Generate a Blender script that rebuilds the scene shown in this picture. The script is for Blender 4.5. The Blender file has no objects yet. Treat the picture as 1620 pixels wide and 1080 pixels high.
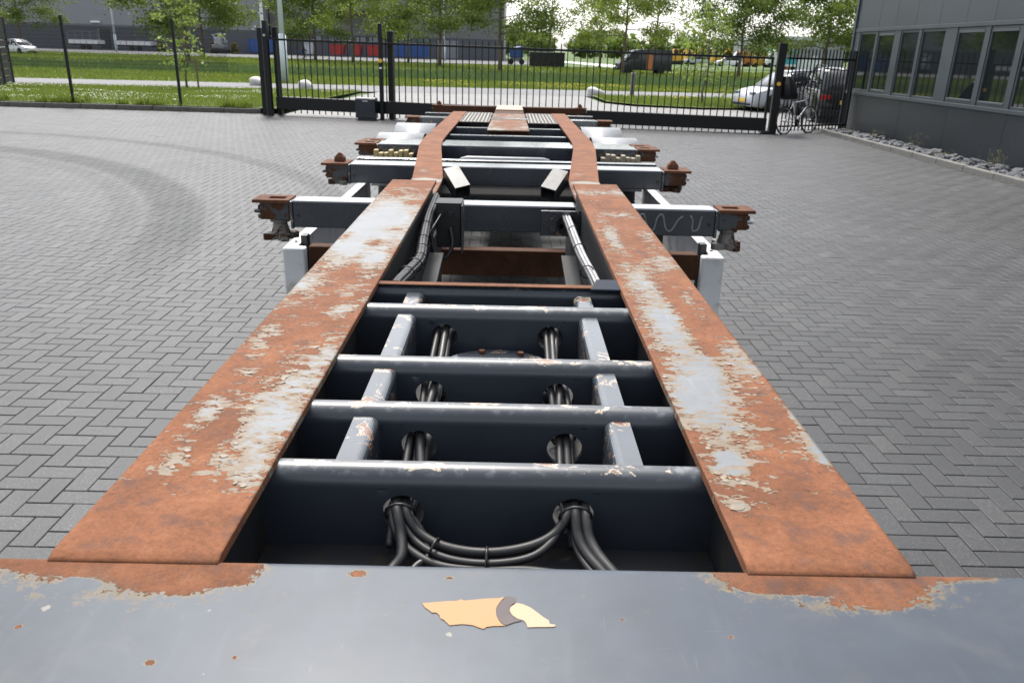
import bpy, bmesh, math, random
import numpy as np
from mathutils import Vector, Matrix, Euler
rnd = random.Random(7)
S = bpy.context.scene
COL = S.collection
R = math.radians

# ------------------------------------------------------------------ camera
CAMZ = 1.8834
def cam_axes(p, y, r):
    cy, sy, cp, sp = math.cos(y), math.sin(y), math.cos(p), math.sin(p)
    f = Vector((sy*cp, cy*cp, -sp)); rt = Vector((cy, -sy, 0)); u = rt.cross(f)
    c, s = math.cos(r), math.sin(r)
    return c*rt+s*u, -s*rt+c*u, f
CR, CU, CF = cam_axes(R(20.1875), R(.5777), R(1.6838))
cd = bpy.data.cameras.new('camera'); cam = bpy.data.objects.new('camera', cd); COL.objects.link(cam)
m = Matrix.Identity(4)
for i in range(3):
    m[i][0], m[i][1], m[i][2] = CR[i], CU[i], -CF[i]
m[2][3] = CAMZ
cam.matrix_world = m
cd.sensor_width = 36; cd.lens = 1255.45/1620*36; cd.clip_start = .02; cd.clip_end = 5000
cd.dof.use_dof = True; cd.dof.focus_distance = 1.7; cd.dof.aperture_fstop = 14
S.camera = cam
# ------------------------------------------------------------------ sky, sun, exposure
SUN_EL, SUN_AZ = R(57), R(-16)          # azimuth from +Y towards +X
w = bpy.data.worlds.new('World'); S.world = w; w.use_nodes = True
nt = w.node_tree; nt.nodes.clear()
sky = nt.nodes.new('ShaderNodeTexSky'); sky.sky_type = 'NISHITA'; sky.sun_disc = False
sky.sun_elevation = SUN_EL; sky.sun_rotation = SUN_AZ; sky.air_density = 1.0; sky.dust_density = 2.5; sky.ozone_density = 1
hs = nt.nodes.new('ShaderNodeHueSaturation'); hs.inputs['Saturation'].default_value = .28
bg = nt.nodes.new('ShaderNodeBackground'); bg.inputs['Strength'].default_value = .15
ow = nt.nodes.new('ShaderNodeOutputWorld')
nt.links.new(sky.outputs[0], hs.inputs['Color']); nt.links.new(hs.outputs[0], bg.inputs[0]); nt.links.new(bg.outputs[0], ow.inputs[0])
sl = bpy.data.lights.new('sun', 'SUN'); sl.energy = 2.1; sl.angle = R(14); sl.color = (1, .95, .88)
so = bpy.data.objects.new('sun', sl); COL.objects.link(so); so.location = (0, 0, 30)
sdir = Vector((math.sin(SUN_AZ)*math.cos(SUN_EL), math.cos(SUN_AZ)*math.cos(SUN_EL), math.sin(SUN_EL)))
so.rotation_euler = sdir.to_track_quat('Z', 'Y').to_euler()
S.view_settings.view_transform = 'Standard'; S.view_settings.look = 'None'; S.view_settings.gamma = 1
S.view_settings.exposure = 1.25
S.render.engine = 'CYCLES'

# ------------------------------------------------------------------ materials
class NB:
    def __init__(s, name):
        s.m = bpy.data.materials.new(name); s.m.use_nodes = True; s.t = s.m.node_tree; s.t.nodes.clear()
        s.out = s.n('ShaderNodeOutputMaterial'); s.co = None
    def n(s, k, **kw):
        x = s.t.nodes.new(k)
        for a, b in kw.items(): setattr(x, a, b)
        return x
    def put(s, sock, v):
        if hasattr(v, 'is_linked') or hasattr(v, 'links'): s.t.links.new(v, sock)
        elif isinstance(v, (tuple, list)) and len(v) == 3 and sock.type == 'RGBA': sock.default_value = (*v, 1)
        else: sock.default_value = v
    def coord(s, kind='Object'):
        if kind == 'World': return s.n('ShaderNodeNewGeometry').outputs['Position']
        return s.n('ShaderNodeTexCoord').outputs[kind]
    def noise(s, vec, scale, detail=4, rough=.55, dist=0, off=None, stretch=None):
        if stretch or off:
            mp = s.n('ShaderNodeMapping'); s.t.links.new(vec, mp.inputs[0])
            if stretch: mp.inputs['Scale'].default_value = stretch
            if off: mp.inputs['Location'].default_value = off
            vec = mp.outputs[0]
        x = s.n('ShaderNodeTexNoise'); s.t.links.new(vec, x.inputs['Vector'])
        x.inputs['Scale'].default_value = scale; x.inputs['Detail'].default_value = detail
        x.inputs['Roughness'].default_value = rough; x.inputs['Distortion'].default_value = dist
        return x.outputs['Fac']
    def math(s, op, a, b=0., clamp=False):
        x = s.n('ShaderNodeMath', operation=op, use_clamp=clamp); s.put(x.inputs[0], a); s.put(x.inputs[1], b); return x.outputs[0]
    def ramp(s, f, stops):
        x = s.n('ShaderNodeValToRGB'); s.t.links.new(f, x.inputs[0]); e = x.color_ramp.elements
        while len(e) < len(stops): e.new(.5)
        for i, (p, c) in enumerate(stops):
            e[i].position = p; e[i].color = (*c, 1) if len(c) == 3 else c
        return x.outputs[0]
    def step(s, f, a, b):
        x = s.n('ShaderNodeMapRange'); x.interpolation_type = 'SMOOTHSTEP'; s.t.links.new(f, x.inputs[0])
        x.inputs[1].default_value = a; x.inputs[2].default_value = b; return x.outputs[0]
    def mix(s, f, a, b, mode='MIX'):
        x = s.n('ShaderNodeMix', data_type='RGBA', blend_type=mode); s.put(x.inputs[0], f); s.put(x.inputs[6], a); s.put(x.inputs[7], b); return x.outputs[2]
    def bump(s, h, strength, dist=.01, normal=None):
        x = s.n('ShaderNodeBump'); s.t.links.new(h, x.inputs['Height']); x.inputs['Strength'].default_value = strength; x.inputs['Distance'].default_value = dist
        if normal: s.t.links.new(normal, x.inputs['Normal'])
        return x.outputs[0]
    def pbr(s, col, rough=.5, metal=0., spec=.5, normal=None, **kw):
        p = s.n('ShaderNodeBsdfPrincipled'); s.put(p.inputs['Base Color'], col); s.put(p.inputs['Roughness'], rough); s.put(p.inputs['Metallic'], metal)
        s.put(p.inputs['Specular IOR Level'], spec)
        if normal is not None: s.t.links.new(normal, p.inputs['Normal'])
        for k, v in kw.items(): s.put(p.inputs[k], v)
        s.t.links.new(p.outputs[0], s.out.inputs[0]); return s.m
def mul(c, k): return tuple(min(1, x*k) for x in c)
def plain(name, c, rough=.5, metal=0., scale=6, var=.35, bump=0., bscale=60, spec=.5, coord='Object', dirt=None, **kw):
    b = NB(name); v = b.coord(coord); f = b.noise(v, scale, 5, .6)
    col = b.ramp(f, [(.25, mul(c, 1-var)), (.75, mul(c, 1+var*.6))])
    if dirt:
        g = b.noise(v, scale*1.7, 6, .65, off=(3, 1, 7)); col = b.mix(b.step(g, .52, .68), col, dirt)
    rr = b.math('ADD', b.math('MULTIPLY', f, .25), rough-.12)
    nm = b.bump(b.noise(v, bscale, 4), bump, .005) if bump else None
    return b.pbr(col, rr, metal, spec, nm, **kw)
RUST = [(.30, (.040, .019, .012)), (.42, (.100, .042, .022)), (.53, (.155, .063, .031)), (.70, (.225, .105, .058))]
def rust_col(b, v, k=1.):
    f1 = b.noise(v, 9, 6, .7, .4); f2 = b.noise(v, 120, 4, .7, off=(5, 2, 1))
    f3 = b.noise(v, 420, 3, .7, off=(2, 3, 9)); f = b.math('ADD', b.math('ADD', b.math('MULTIPLY', f1, .50), b.math('MULTIPLY', f2, .28)), b.math('MULTIPLY', f3, .22))
    return b.ramp(f, [(p, mul(c, k)) for p, c in RUST]), f2
def m_rust(name, k=1., paint=None, amt=.6):
    b = NB(name); v = b.coord(); col, f2 = rust_col(b, v, k); nm = b.bump(f2, .5, .004); rg = .85
    if paint:
        g = b.noise(v, 7, 7, .65, .6, off=(9, 4, 2)); msk = b.step(g, amt, amt+.03)
        col = b.mix(msk, col, paint); rg = b.math('SUBTRACT', .85, b.math('MULTIPLY', msk, .45))
    return b.pbr(col, rg, 0, .25, nm)
def m_flaky(name, grey, cream, creamw, rough_p=.42, nscale=26, namp=.5, anis=(1, 1, 1), coatspec=.5, rk=1., chipsc=55, chipk=1., specks=False, lines=False):
    """paint over rust; mesh attribute 'paintf' gives the wear layout, fine noise breaks its edge"""
    b = NB(name); v = b.coord()
    at = b.n('ShaderNodeAttribute', attribute_name='paintf').outputs['Fac']
    n1 = b.noise(v, nscale, 7, .62, .7, stretch=anis); n2 = b.noise(v, nscale*5, 4, .6, 0, stretch=anis, off=(2, 8, 1))
    d = b.math('ADD', b.math('MULTIPLY', b.math('SUBTRACT', n1, .5), namp*1.3), b.math('MULTIPLY', b.math('SUBTRACT', n2, .5), namp*.35))
    # paint lets go in polygonal chips: every chip gets its own threshold
    ds = b.n('ShaderNodeVectorMath', operation='ADD'); nz = b.n('ShaderNodeTexNoise'); nz.inputs['Scale'].default_value = 60; b.t.links.new(v, nz.inputs['Vector'])
    sc_ = b.n('ShaderNodeVectorMath', operation='SCALE'); b.t.links.new(nz.outputs['Color'], sc_.inputs[0]); sc_.inputs['Scale'].default_value = .018; b.t.links.new(v, ds.inputs[0]); b.t.links.new(sc_.outputs[0], ds.inputs[1])
    mpg = b.n('ShaderNodeMapping'); b.t.links.new(ds.outputs[0], mpg.inputs[0]); mpg.inputs['Scale'].default_value = (anis[0], anis[1], 1)
    for vs_, am in ((chipsc, .34), (chipsc*2.7, .22)):
        vo = b.n('ShaderNodeTexVoronoi'); b.t.links.new(mpg.outputs[0], vo.inputs['Vector']); vo.inputs['Scale'].default_value = vs_
        rr_ = b.n('ShaderNodeSeparateColor'); b.t.links.new(vo.outputs['Color'], rr_.inputs[0]); d = b.math('ADD', d, b.math('MULTIPLY', b.math('SUBTRACT', rr_.outputs[0], .5), am*chipk))
    f = b.math('ADD', at, d)
    rc, f2 = rust_col(b, v, rk)
    stain = b.noise(v, 22, 5, .6, off=(1, 5, 3)); rc = b.mix(b.math('MULTIPLY', b.step(stain, .5, .72), .8), rc, mul((.075, .042, .034), rk))
    big = b.noise(v, 3.5, 5, .6, off=(12, 5, 0)); rc = b.mix(b.math('MULTIPLY', b.step(big, .45, .7), .42), rc, mul((.085, .034, .018), rk))
    pit = b.noise(v, 260, 3, .6, off=(2, 2, 7)); rc = b.mix(b.math('MULTIPLY', b.step(pit, .58, .7), .5), rc, mul((.05, .026, .018), rk))
    if lines:
        ln_ = b.noise(v, 12, 4, .6, off=(1, 7, 3), stretch=(.12, 3.2, 1)); rc = b.mix(b.math('MULTIPLY', b.step(ln_, .55, .62), .6), rc, (.05, .025, .018))
    pcv = b.noise(v, 14, 6, .6, off=(4, 4, 4)); pc = b.ramp(pcv, [(.3, mul(grey, .86)), (.7, mul(grey, 1.1))])
    scr = b.noise(v, 40, 3, .5, off=(7, 1, 2), stretch=(1, .12, 1)); pc = b.mix(b.math('MULTIPLY', b.step(scr, .6, .72), .2 if specks else .35), pc, mul(grey, 1.5))
    crv = b.noise(v, 60, 4, .6, off=(3, 9, 4)); cc = b.ramp(crv, [(.3, mul(cream, .7)), (.7, cream)])
    mp = b.step(f, -.012, .012); mg = b.step(b.math('ADD', f, b.math('MULTIPLY', b.math('SUBTRACT', crv, .5), .35)), creamw-.06, creamw+.16)
    col = b.mix(mp, rc, b.mix(mg, cc, pc))
    if specks:
        dn = b.noise(v, 7, 6, .7, .5, off=(6, 2, 2)); col = b.mix(b.math('MULTIPLY', b.step(dn, .5, .72), .35), col, (.085, .085, .08))
        s2 = b.noise(v, 90, 3, .5, off=(3, 1, 8), stretch=(.12, 1.6, 1)); s3 = b.noise(v, 90, 3, .5, off=(8, 5, 2), stretch=(1.6, .16, 1))
        brk = b.step(b.noise(v, 16, 3, .6, off=(4, 4, 1)), .5, .6)
        col = b.mix(b.math('MULTIPLY', b.math('MULTIPLY', b.math('MULTIPLY', b.math('MAXIMUM', b.step(s2, .66, .74), b.step(s3, .66, .74)), .2), mg), brk), col, (.14, .16, .18))
        vo = b.n('ShaderNodeTexVoronoi'); b.t.links.new(v, vo.inputs['Vector']); vo.inputs['Scale'].default_value = 34; rr_ = b.n('ShaderNodeSeparateColor'); b.t.links.new(vo.outputs['Color'], rr_.inputs[0])
        ck = b.math('MULTIPLY', b.math('GREATER_THAN', rr_.outputs[0], .86), b.math('LESS_THAN', b.math('ADD', vo.outputs['Distance'], b.math('MULTIPLY', n2, .25)), b.math('MULTIPLY', rr_.outputs[1], .34)))
        col = b.mix(ck, col, b.mix(b.math('GREATER_THAN', rr_.outputs[2], .55), (.17, .16, .14), (.10, .05, .03)))
    rim = b.math('MULTIPLY', b.step(f, -.07, -.005), b.math('SUBTRACT', 1., mp)); col = b.mix(b.math('MULTIPLY', rim, .45), col, (.045, .022, .015))  # dark rim: shadow of the paint edge, put into the rust colour
    rg = b.math('SUBTRACT', .86, b.math('MULTIPLY', mp, .86-rough_p-.08)); rg = b.math('SUBTRACT', rg, b.math('MULTIPLY', mg, .08))
    sp = b.math('ADD', .2, b.math('MULTIPLY', mg, coatspec-.2))
    h = b.math('ADD', b.math('MULTIPLY', mp, 1.2), b.math('MULTIPLY', b.math('MULTIPLY', f2, .45), b.math('SUBTRACT', 1., mp)))
    nm = b.bump(h, .8, .0012)
    return b.pbr(col, rg, 0, sp, nm)
GREY = (.023, .029, .039)
def m_chassis(name, chips=0., c=GREY, rough=.26):
    b = NB(name); v = b.coord(); f = b.noise(v, 5, 5, .6); col = b.ramp(f, [(.3, mul(c, .8)), (.7, mul(c, 1.15))])
    d = b.noise(v, 11, 6, .7, .3, off=(2, 6, 1)); col = b.mix(b.math('MULTIPLY', b.step(d, .58, .72), .5), col, (.085, .075, .06))
    if chips:
        g = b.noise(v, 16, 7, .62, .8, off=(8, 3, 5), stretch=(1, 1, 1.6)); r, _ = rust_col(b, v)
        c1 = b.step(g, .66-chips*.1, .67-chips*.1); c2 = b.step(g, .685-chips*.1, .695-chips*.1)
        col = b.mix(c1, col, (.32, .26, .19)); col = b.mix(c2, col, r)
    rg = b.math('ADD', rough-.1, b.math('MULTIPLY', f, .2))
    return b.pbr(col, rg, 0, .6, b.bump(b.noise(v, 60, 2), .03, .002), **{'Coat Weight': .8 if chips < .5 else .25, 'Coat Roughness': .12, 'Coat IOR': 1.6})
M = {}
M['flange'] = m_flaky('flaking_flange_paint', (.14, .15, .16), (.21, .165, .118), .2, .5, 30, .5, (.7, 1.5, 1), .4, 1.25)
M['rear_flange'] = m_flaky('worn_rear_flange', (.17, .15, .12), (.19, .155, .115), .10, .5, 24, .5, (.5, 2.6, 1), .4, 1.35, lines=True)
M['front_beam'] = m_flaky('front_beam_paint', (.042, .053, .070), (.17, .14, .10), .08, .42, 60, .42, (1, 1, 1), .36, 1.05, 90, .55, True)
M['chassis'] = m_chassis('chassis_paint', 0)
M['chassis_chip'] = m_chassis('chipped_chassis_paint', .45)
M['chassis_worn'] = m_chassis('worn_chassis_paint', .85, (.042, .050, .062))
M['gusset'] = plain('matt_dark_blue_paint', (.02, .027, .04), .8, spec=.2, dirt=(.05, .03, .02))
M['dark'] = plain('grimy_underframe_paint', (.016, .018, .021), .6, spec=.3, scale=9, var=.3, dirt=(.03, .022, .016))
M['rust'] = m_rust('rust', .8); M['rust_dark'] = m_rust('dark_rust', .42); M['rust_paint'] = m_rust('rusty_casting', .42, (.05, .055, .06), .52)
M['weld'] = m_rust('rusty_weld', .9)
M['lock'] = m_rust('worn_twistlock', .32, (.16, .15, .14), .5)
M['cable'] = plain('black_cable', (.012, .012, .013), .5, var=.4, scale=30)
M['cable_dusty'] = plain('dusty_grey_cable', (.028, .028, .029), .45, var=.4, scale=40)
M['cable_light'] = plain('pale_grey_cable', (.33, .33, .34), .4, var=.3, scale=20)
M['galv'] = plain('galvanised_steel', (.42, .43, .44), .38, .75, 20, .3)
M['white'] = plain('white_panel_paint', (.62, .63, .65), .4, scale=5, var=.12, dirt=(.42, .41, .38))
M['mud'] = plain('pale_grey_plastic', (.22, .23, .245), .45, scale=8, var=.15, dirt=(.3, .29, .27))
M['yellow'] = plain('weathered_yellow_plastic', (.36, .29, .13), .6, scale=30, var=.3, dirt=(.3, .22, .12))
M['orange'] = plain('faded_orange_film', (.33, .17, .065), .6, scale=15, var=.12)
M['cream'] = plain('cream_film', (.36, .26, .16), .6, scale=25, var=.12)
M['brown'] = plain('brown_film', (.05, .034, .036), .6, scale=25, var=.2)
M['black'] = plain('black_plastic', (.012, .012, .014), .4, var=.3)
M['steel_dark'] = plain('oily_dark_steel', (.07, .072, .075), .38, .5, 14, .4, dirt=(.05, .04, .03))
M['tyre'] = plain('tyre_rubber', (.018, .018, .018), .8, var=.3, bump=.3)
M['matt_black'] = plain('underbody_shade_black', (.012, .012, .012), .9, spec=.15)  # only for the added plate and tanks that block the sun
M['cream_block'] = plain('dirty_cream_plastic', (.24, .21, .15), .6, scale=30, var=.3)
M['tread'] = plain('worn_tread', (.26, .245, .22), .55)
M['chalk'] = plain('chalk_scribble', (.20, .21, .22), .9, var=.5, scale=40)

# pavers ------------------------------------------------------------
def m_paver():
    b = NB('grey_concrete_paver'); v = b.coord('World')
    isl = b.n('ShaderNodeNewGeometry').outputs['Random Per Island']; ob = b.n('ShaderNodeObjectInfo').outputs['Random']
    r = b.math('FRACT', b.math('ADD', isl, ob))
    col = b.ramp(r, [(0, (.029, .031, .034)), (.5, (.034, .036, .039)), (.85, (.040, .042, .045)), (1, (.048, .049, .051))])
    g = b.noise(v, .35, 5, .6); col = b.mix(b.step(g, .3, .75), mulc(b, col, .74), mulc(b, col, 1.28))
    g2 = b.noise(v, 60, 3, .6); col = b.mix(b.math('MULTIPLY', g2, .5), col, (.028, .028, .03))
    vo = b.n('ShaderNodeTexVoronoi'); b.t.links.new(v, vo.inputs['Vector']); vo.inputs['Scale'].default_value = 210
    sp = b.math('LESS_THAN', vo.outputs['Distance'], .24); rr = b.n('ShaderNodeSeparateColor'); b.t.links.new(vo.outputs['Color'], rr.inputs[0])
    sp = b.math('MULTIPLY', sp, b.math('GREATER_THAN', rr.outputs[0], .55))
    col = b.mix(b.math('MULTIPLY', sp, b.math('ADD', .25, b.math('MULTIPLY', r, .7))), col, (.26, .26, .26))
    # tyre scuffs: rings of rubber left by turning lorries
    sx = b.n('ShaderNodeSeparateXYZ'); b.t.links.new(v, sx.inputs[0]); X, Y = sx.outputs[0], sx.outputs[1]
    def ring(cx, cy, rad, wd, a0, side):
        dx = b.math('SUBTRACT', X, cx); dy = b.math('SUBTRACT', Y, cy)
        d = b.math('SQRT', b.math('ADD', b.math('MULTIPLY', dx, dx), b.math('MULTIPLY', dy, dy)))
        k = b.math('ABSOLUTE', b.math('SUBTRACT', d, rad)); k = b.math('SUBTRACT', 1., b.step(k, wd*.4, wd))
        return b.math('MULTIPLY', b.math('MULTIPLY', k, a0), b.step(dx, 0., 2.))
    sc = b.noise(v, 1.2, 4, .6)
    t = b.math('MAXIMUM', ring(-12.44, 5.63, 9.3, .42, 1.0, 1), ring(-12.03, 6.3, 10.6, .28, .7, 1))
    t = b.math('MAXIMUM', t, ring(-12.44, 5.63, 8.75, .22, .4, 1))
    t = b.math('MULTIPLY', b.math('MULTIPLY', t, b.step(Y, 5.5, 8.5)), b.math('ADD', .55, b.math('MULTIPLY', sc, .7)))
    t = b.math('MULTIPLY', t, .30)
    col = b.mix(b.math('MULTIPLY', t, .95), col, (.012, .016, .017))
    st = b.noise(v, 2.2, 5, .65, off=(31, 4, 0)); col = b.mix(b.math('MULTIPLY', b.step(st, .58, .72), .5), col, (.020, .019, .018))
    h = b.math('ADD', g2, b.noise(v, 220, 2, .5, off=(1, 1, 1)))
    return b.pbr(col, b.math('ADD', .56, b.math('MULTIPLY', t, .3)), 0, b.math('SUBTRACT', .42, b.math('MULTIPLY', t, .36)), b.bump(h, .45, .003))
def mulc(b, c, k):
    x = b.n('ShaderNodeMix', data_type='RGBA', blend_type='MULTIPLY'); x.inputs[0].default_value = 1; b.t.links.new(c, x.inputs[6]); x.inputs[7].default_value = (k, k, k, 1)
    return x.outputs[2]
M['paver'] = m_paver()
M['sand'] = plain('dark_joint_sand', (.03, .03, .029), .95, scale=30, var=.4, coord='World')
def m_brickfar(name, c1, c2, cm, sc):
    b = NB(name); v = b.coord('World'); x = b.n('ShaderNodeTexBrick'); b.t.links.new(v, x.inputs['Vector'])
    x.inputs['Scale'].default_value = sc; x.inputs['Mortar Size'].default_value = .012
    for k, c in zip(('Color1', 'Color2', 'Mortar'), (c1, c2, cm)): b.put(x.inputs[k], c)
    g = b.noise(v, .5, 5); col = b.mix(b.math('MULTIPLY', b.step(g, .4, .7), .3), x.outputs[0], mul(c1, .6))
    return b.pbr(col, .75, 0, .4)
M['apron'] = m_brickfar('pale_drive_paving', (.17, .167, .163), (.21, .207, .203), (.11, .11, .11), 2.4)
M['path'] = plain('pale_asphalt_path', (.14, .14, .145), .85, scale=1.2, var=.12, coord='World')
M['asphalt'] = plain('asphalt', (.10, .10, .105), .85, scale=.5, var=.15, coord='World')
M['paleroad'] = plain('pale_concrete_road', (.62, .61, .58), .7, scale=.4, var=.08, coord='World')
M['kerb'] = plain('kerb_concrete', (.15, .147, .138), .85, scale=5, var=.25, bump=.3, dirt=(.12, .115, .09))
M['kerb_dark'] = plain('mossy_kerb_concrete', (.10, .098, .085), .9, scale=5, var=.3, bump=.3, dirt=(.06, .065, .04))
def m_grass(name, a, c, d, sc=.6):
    b = NB(name); v = b.coord('World'); f = b.noise(v, sc, 6, .65); f2 = b.noise(v, 18, 3, .6)
    col = b.ramp(f, [(.3, a), (.5, c), (.7, d)]); col = b.mix(b.math('MULTIPLY', f2, .5), col, mul(a, .5))
    return b.pbr(col, .8, 0, .2, b.bump(f2, .8, .05))
M['grass'] = m_grass('lawn', (.05, .08, .012), (.075, .115, .018), (.12, .14, .03))
M['field'] = m_grass('meadow', (.05, .095, .018), (.075, .125, .025), (.11, .145, .035), .1)
def m_leaf(name, a, c, tr=.45, rough=.5):
    b = NB(name); isl = b.n('ShaderNodeNewGeometry').outputs['Random Per Island']
    col = b.ramp(isl, [(0, a), (.55, c), (1, mul(c, 1.45))])
    p = b.n('ShaderNodeBsdfPrincipled'); b.t.links.new(col, p.inputs['Base Color']); p.inputs['Roughness'].default_value = rough; p.inputs['Specular IOR Level'].default_value = .3
    t = b.n('ShaderNodeBsdfTranslucent'); b.t.links.new(b.mix(.5, col, mul(c, 1.5)), t.inputs[0])
    x = b.n('ShaderNodeMixShader'); x.inputs[0].default_value = tr; b.t.links.new(p.outputs[0], x.inputs[1]); b.t.links.new(t.outputs[0], x.inputs[2])
    b.t.links.new(x.outputs[0], b.out.inputs[0]); return b.m
M['leafA'] = m_leaf('oak_leaf', (.052, .080, .013), (.100, .142, .023)); M['leafB'] = m_leaf('lime_leaf', (.075, .108, .016), (.145, .188, .03))
M['leafY'] = m_leaf('young_leaf', (.10, .15, .03), (.17, .23, .05)); M['blade'] = m_leaf('grass_blade', (.075, .11, .016), (.13, .17, .026), .4)
M['reed'] = m_leaf('tall_grass_blade', (.05, .085, .024), (.075, .12, .036), .35); M['daisy'] = plain('daisy_petal', (.8, .8, .72), .7, var=.1)
M['bloom'] = plain('buttercup_petal', (.7, .55, .04), .7, var=.1)
M['bark'] = plain('grey_brown_bark', (.13, .105, .075), .9, scale=9, var=.4, bump=.6, bscale=25)
M['weed'] = m_leaf('dry_weed', (.13, .12, .06), (.2, .18, .09), .3)
# building
M['gate'] = plain('anthracite_powder_coat', (.006, .0065, .008), .5, spec=.3, var=.2)
M['clad'] = plain('dark_grey_cladding', (.034, .044, .052), .42, scale=.8, var=.12)
M['clad_low'] = plain('charcoal_cladding', (.012, .017, .022), .4, scale=.8, var=.14)
M['frame'] = plain('grey_window_frame', (.04, .05, .058), .4, scale=3, var=.1)
M['frame_light'] = plain('pale_sash', (.075, .083, .09), .4, scale=3, var=.1)
def m_glass(name, c=(.012, .015, .016), ior=2.1):
    b = NB(name); return b.pbr(c, .03, 0, .5, None, IOR=ior)
M['glass'] = m_glass('dark_window_glass'); M['glass_car'] = m_glass('car_glass', (.02, .024, .028), 1.6)
M['glass_sky'] = m_glass('glossy_pane', (.10, .14, .16), 2.2)
M['stone'] = plain('slate_pebble', (.095, .10, .11), .8, scale=3, var=.45, bump=.4, coord='World')
M['boulder'] = plain('whitewashed_boulder', (.48, .47, .45), .8, scale=4, var=.15, bump=.5, bscale=12)
def m_corr(name, c, sc=9.):
    b = NB(name); v = b.coord(); wv = b.n('ShaderNodeTexWave'); wv.bands_direction = 'X'; b.t.links.new(v, wv.inputs['Vector']); wv.inputs['Scale'].default_value = sc
    col = b.mix(b.math('MULTIPLY', wv.outputs['Fac'], .25), c, mul(c, .7)); f = b.noise(v, .3, 4); col = b.mix(b.math('MULTIPLY', f, .3), col, mul(c, .8))
    return b.pbr(col, .5, 0, .4, b.bump(wv.outputs['Fac'], .3, .03))
M['wall_light'] = m_corr('ribbed_grey_cladding', (.23, .235, .26)); M['wall_dark'] = plain('dark_plinth_cladding', (.075, .08, .095), .6, scale=.3, var=.1)
M['wall_mid'] = m_corr('ribbed_mid_grey_cladding', (.15, .15, .155))
for nme, c, rg in (('paint_black', (.012, .012, .014), .18), ('paint_red', (.33, .02, .02), .35), ('paint_blue', (.02, .07, .24), .35), ('paint_orange', (.50, .16, .04), .4),
                   ('paint_yellow', (.6, .33, .03), .4), ('paint_white', (.75, .76, .78), .25), ('paint_silver', (.42, .44, .47), .25), ('paint_teal', (.04, .34, .40), .35),
                   ('paint_grey', (.2, .21, .22), .4), ('paint_van', (.025, .028, .033), .3), ('cloth_navy', (.02, .02, .035), .85), ('cloth_pink', (.5, .22, .22), .85),
                   ('skin', (.5, .3, .22), .6), ('lamp_red', (.45, .02, .02), .2), ('plate_yellow', (.75, .5, .06), .4), ('amber', (.8, .42, .03), .3), ('brown', (.2, .13, .08), .8),
                   ('terracotta', (.16, .115, .085), .9), ('steel', (.5, .51, .52), .35), ('roof_tile', (.14, .07, .05), .7)):
    M[nme] = plain(nme+'_surface', c, rg, scale=3, var=.1) if nme != 'brown' else M['brown']
M['pole'] = plain('pale_grey_lamp_post', (.50, .56, .57), .4, scale=3, var=.08)

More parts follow.
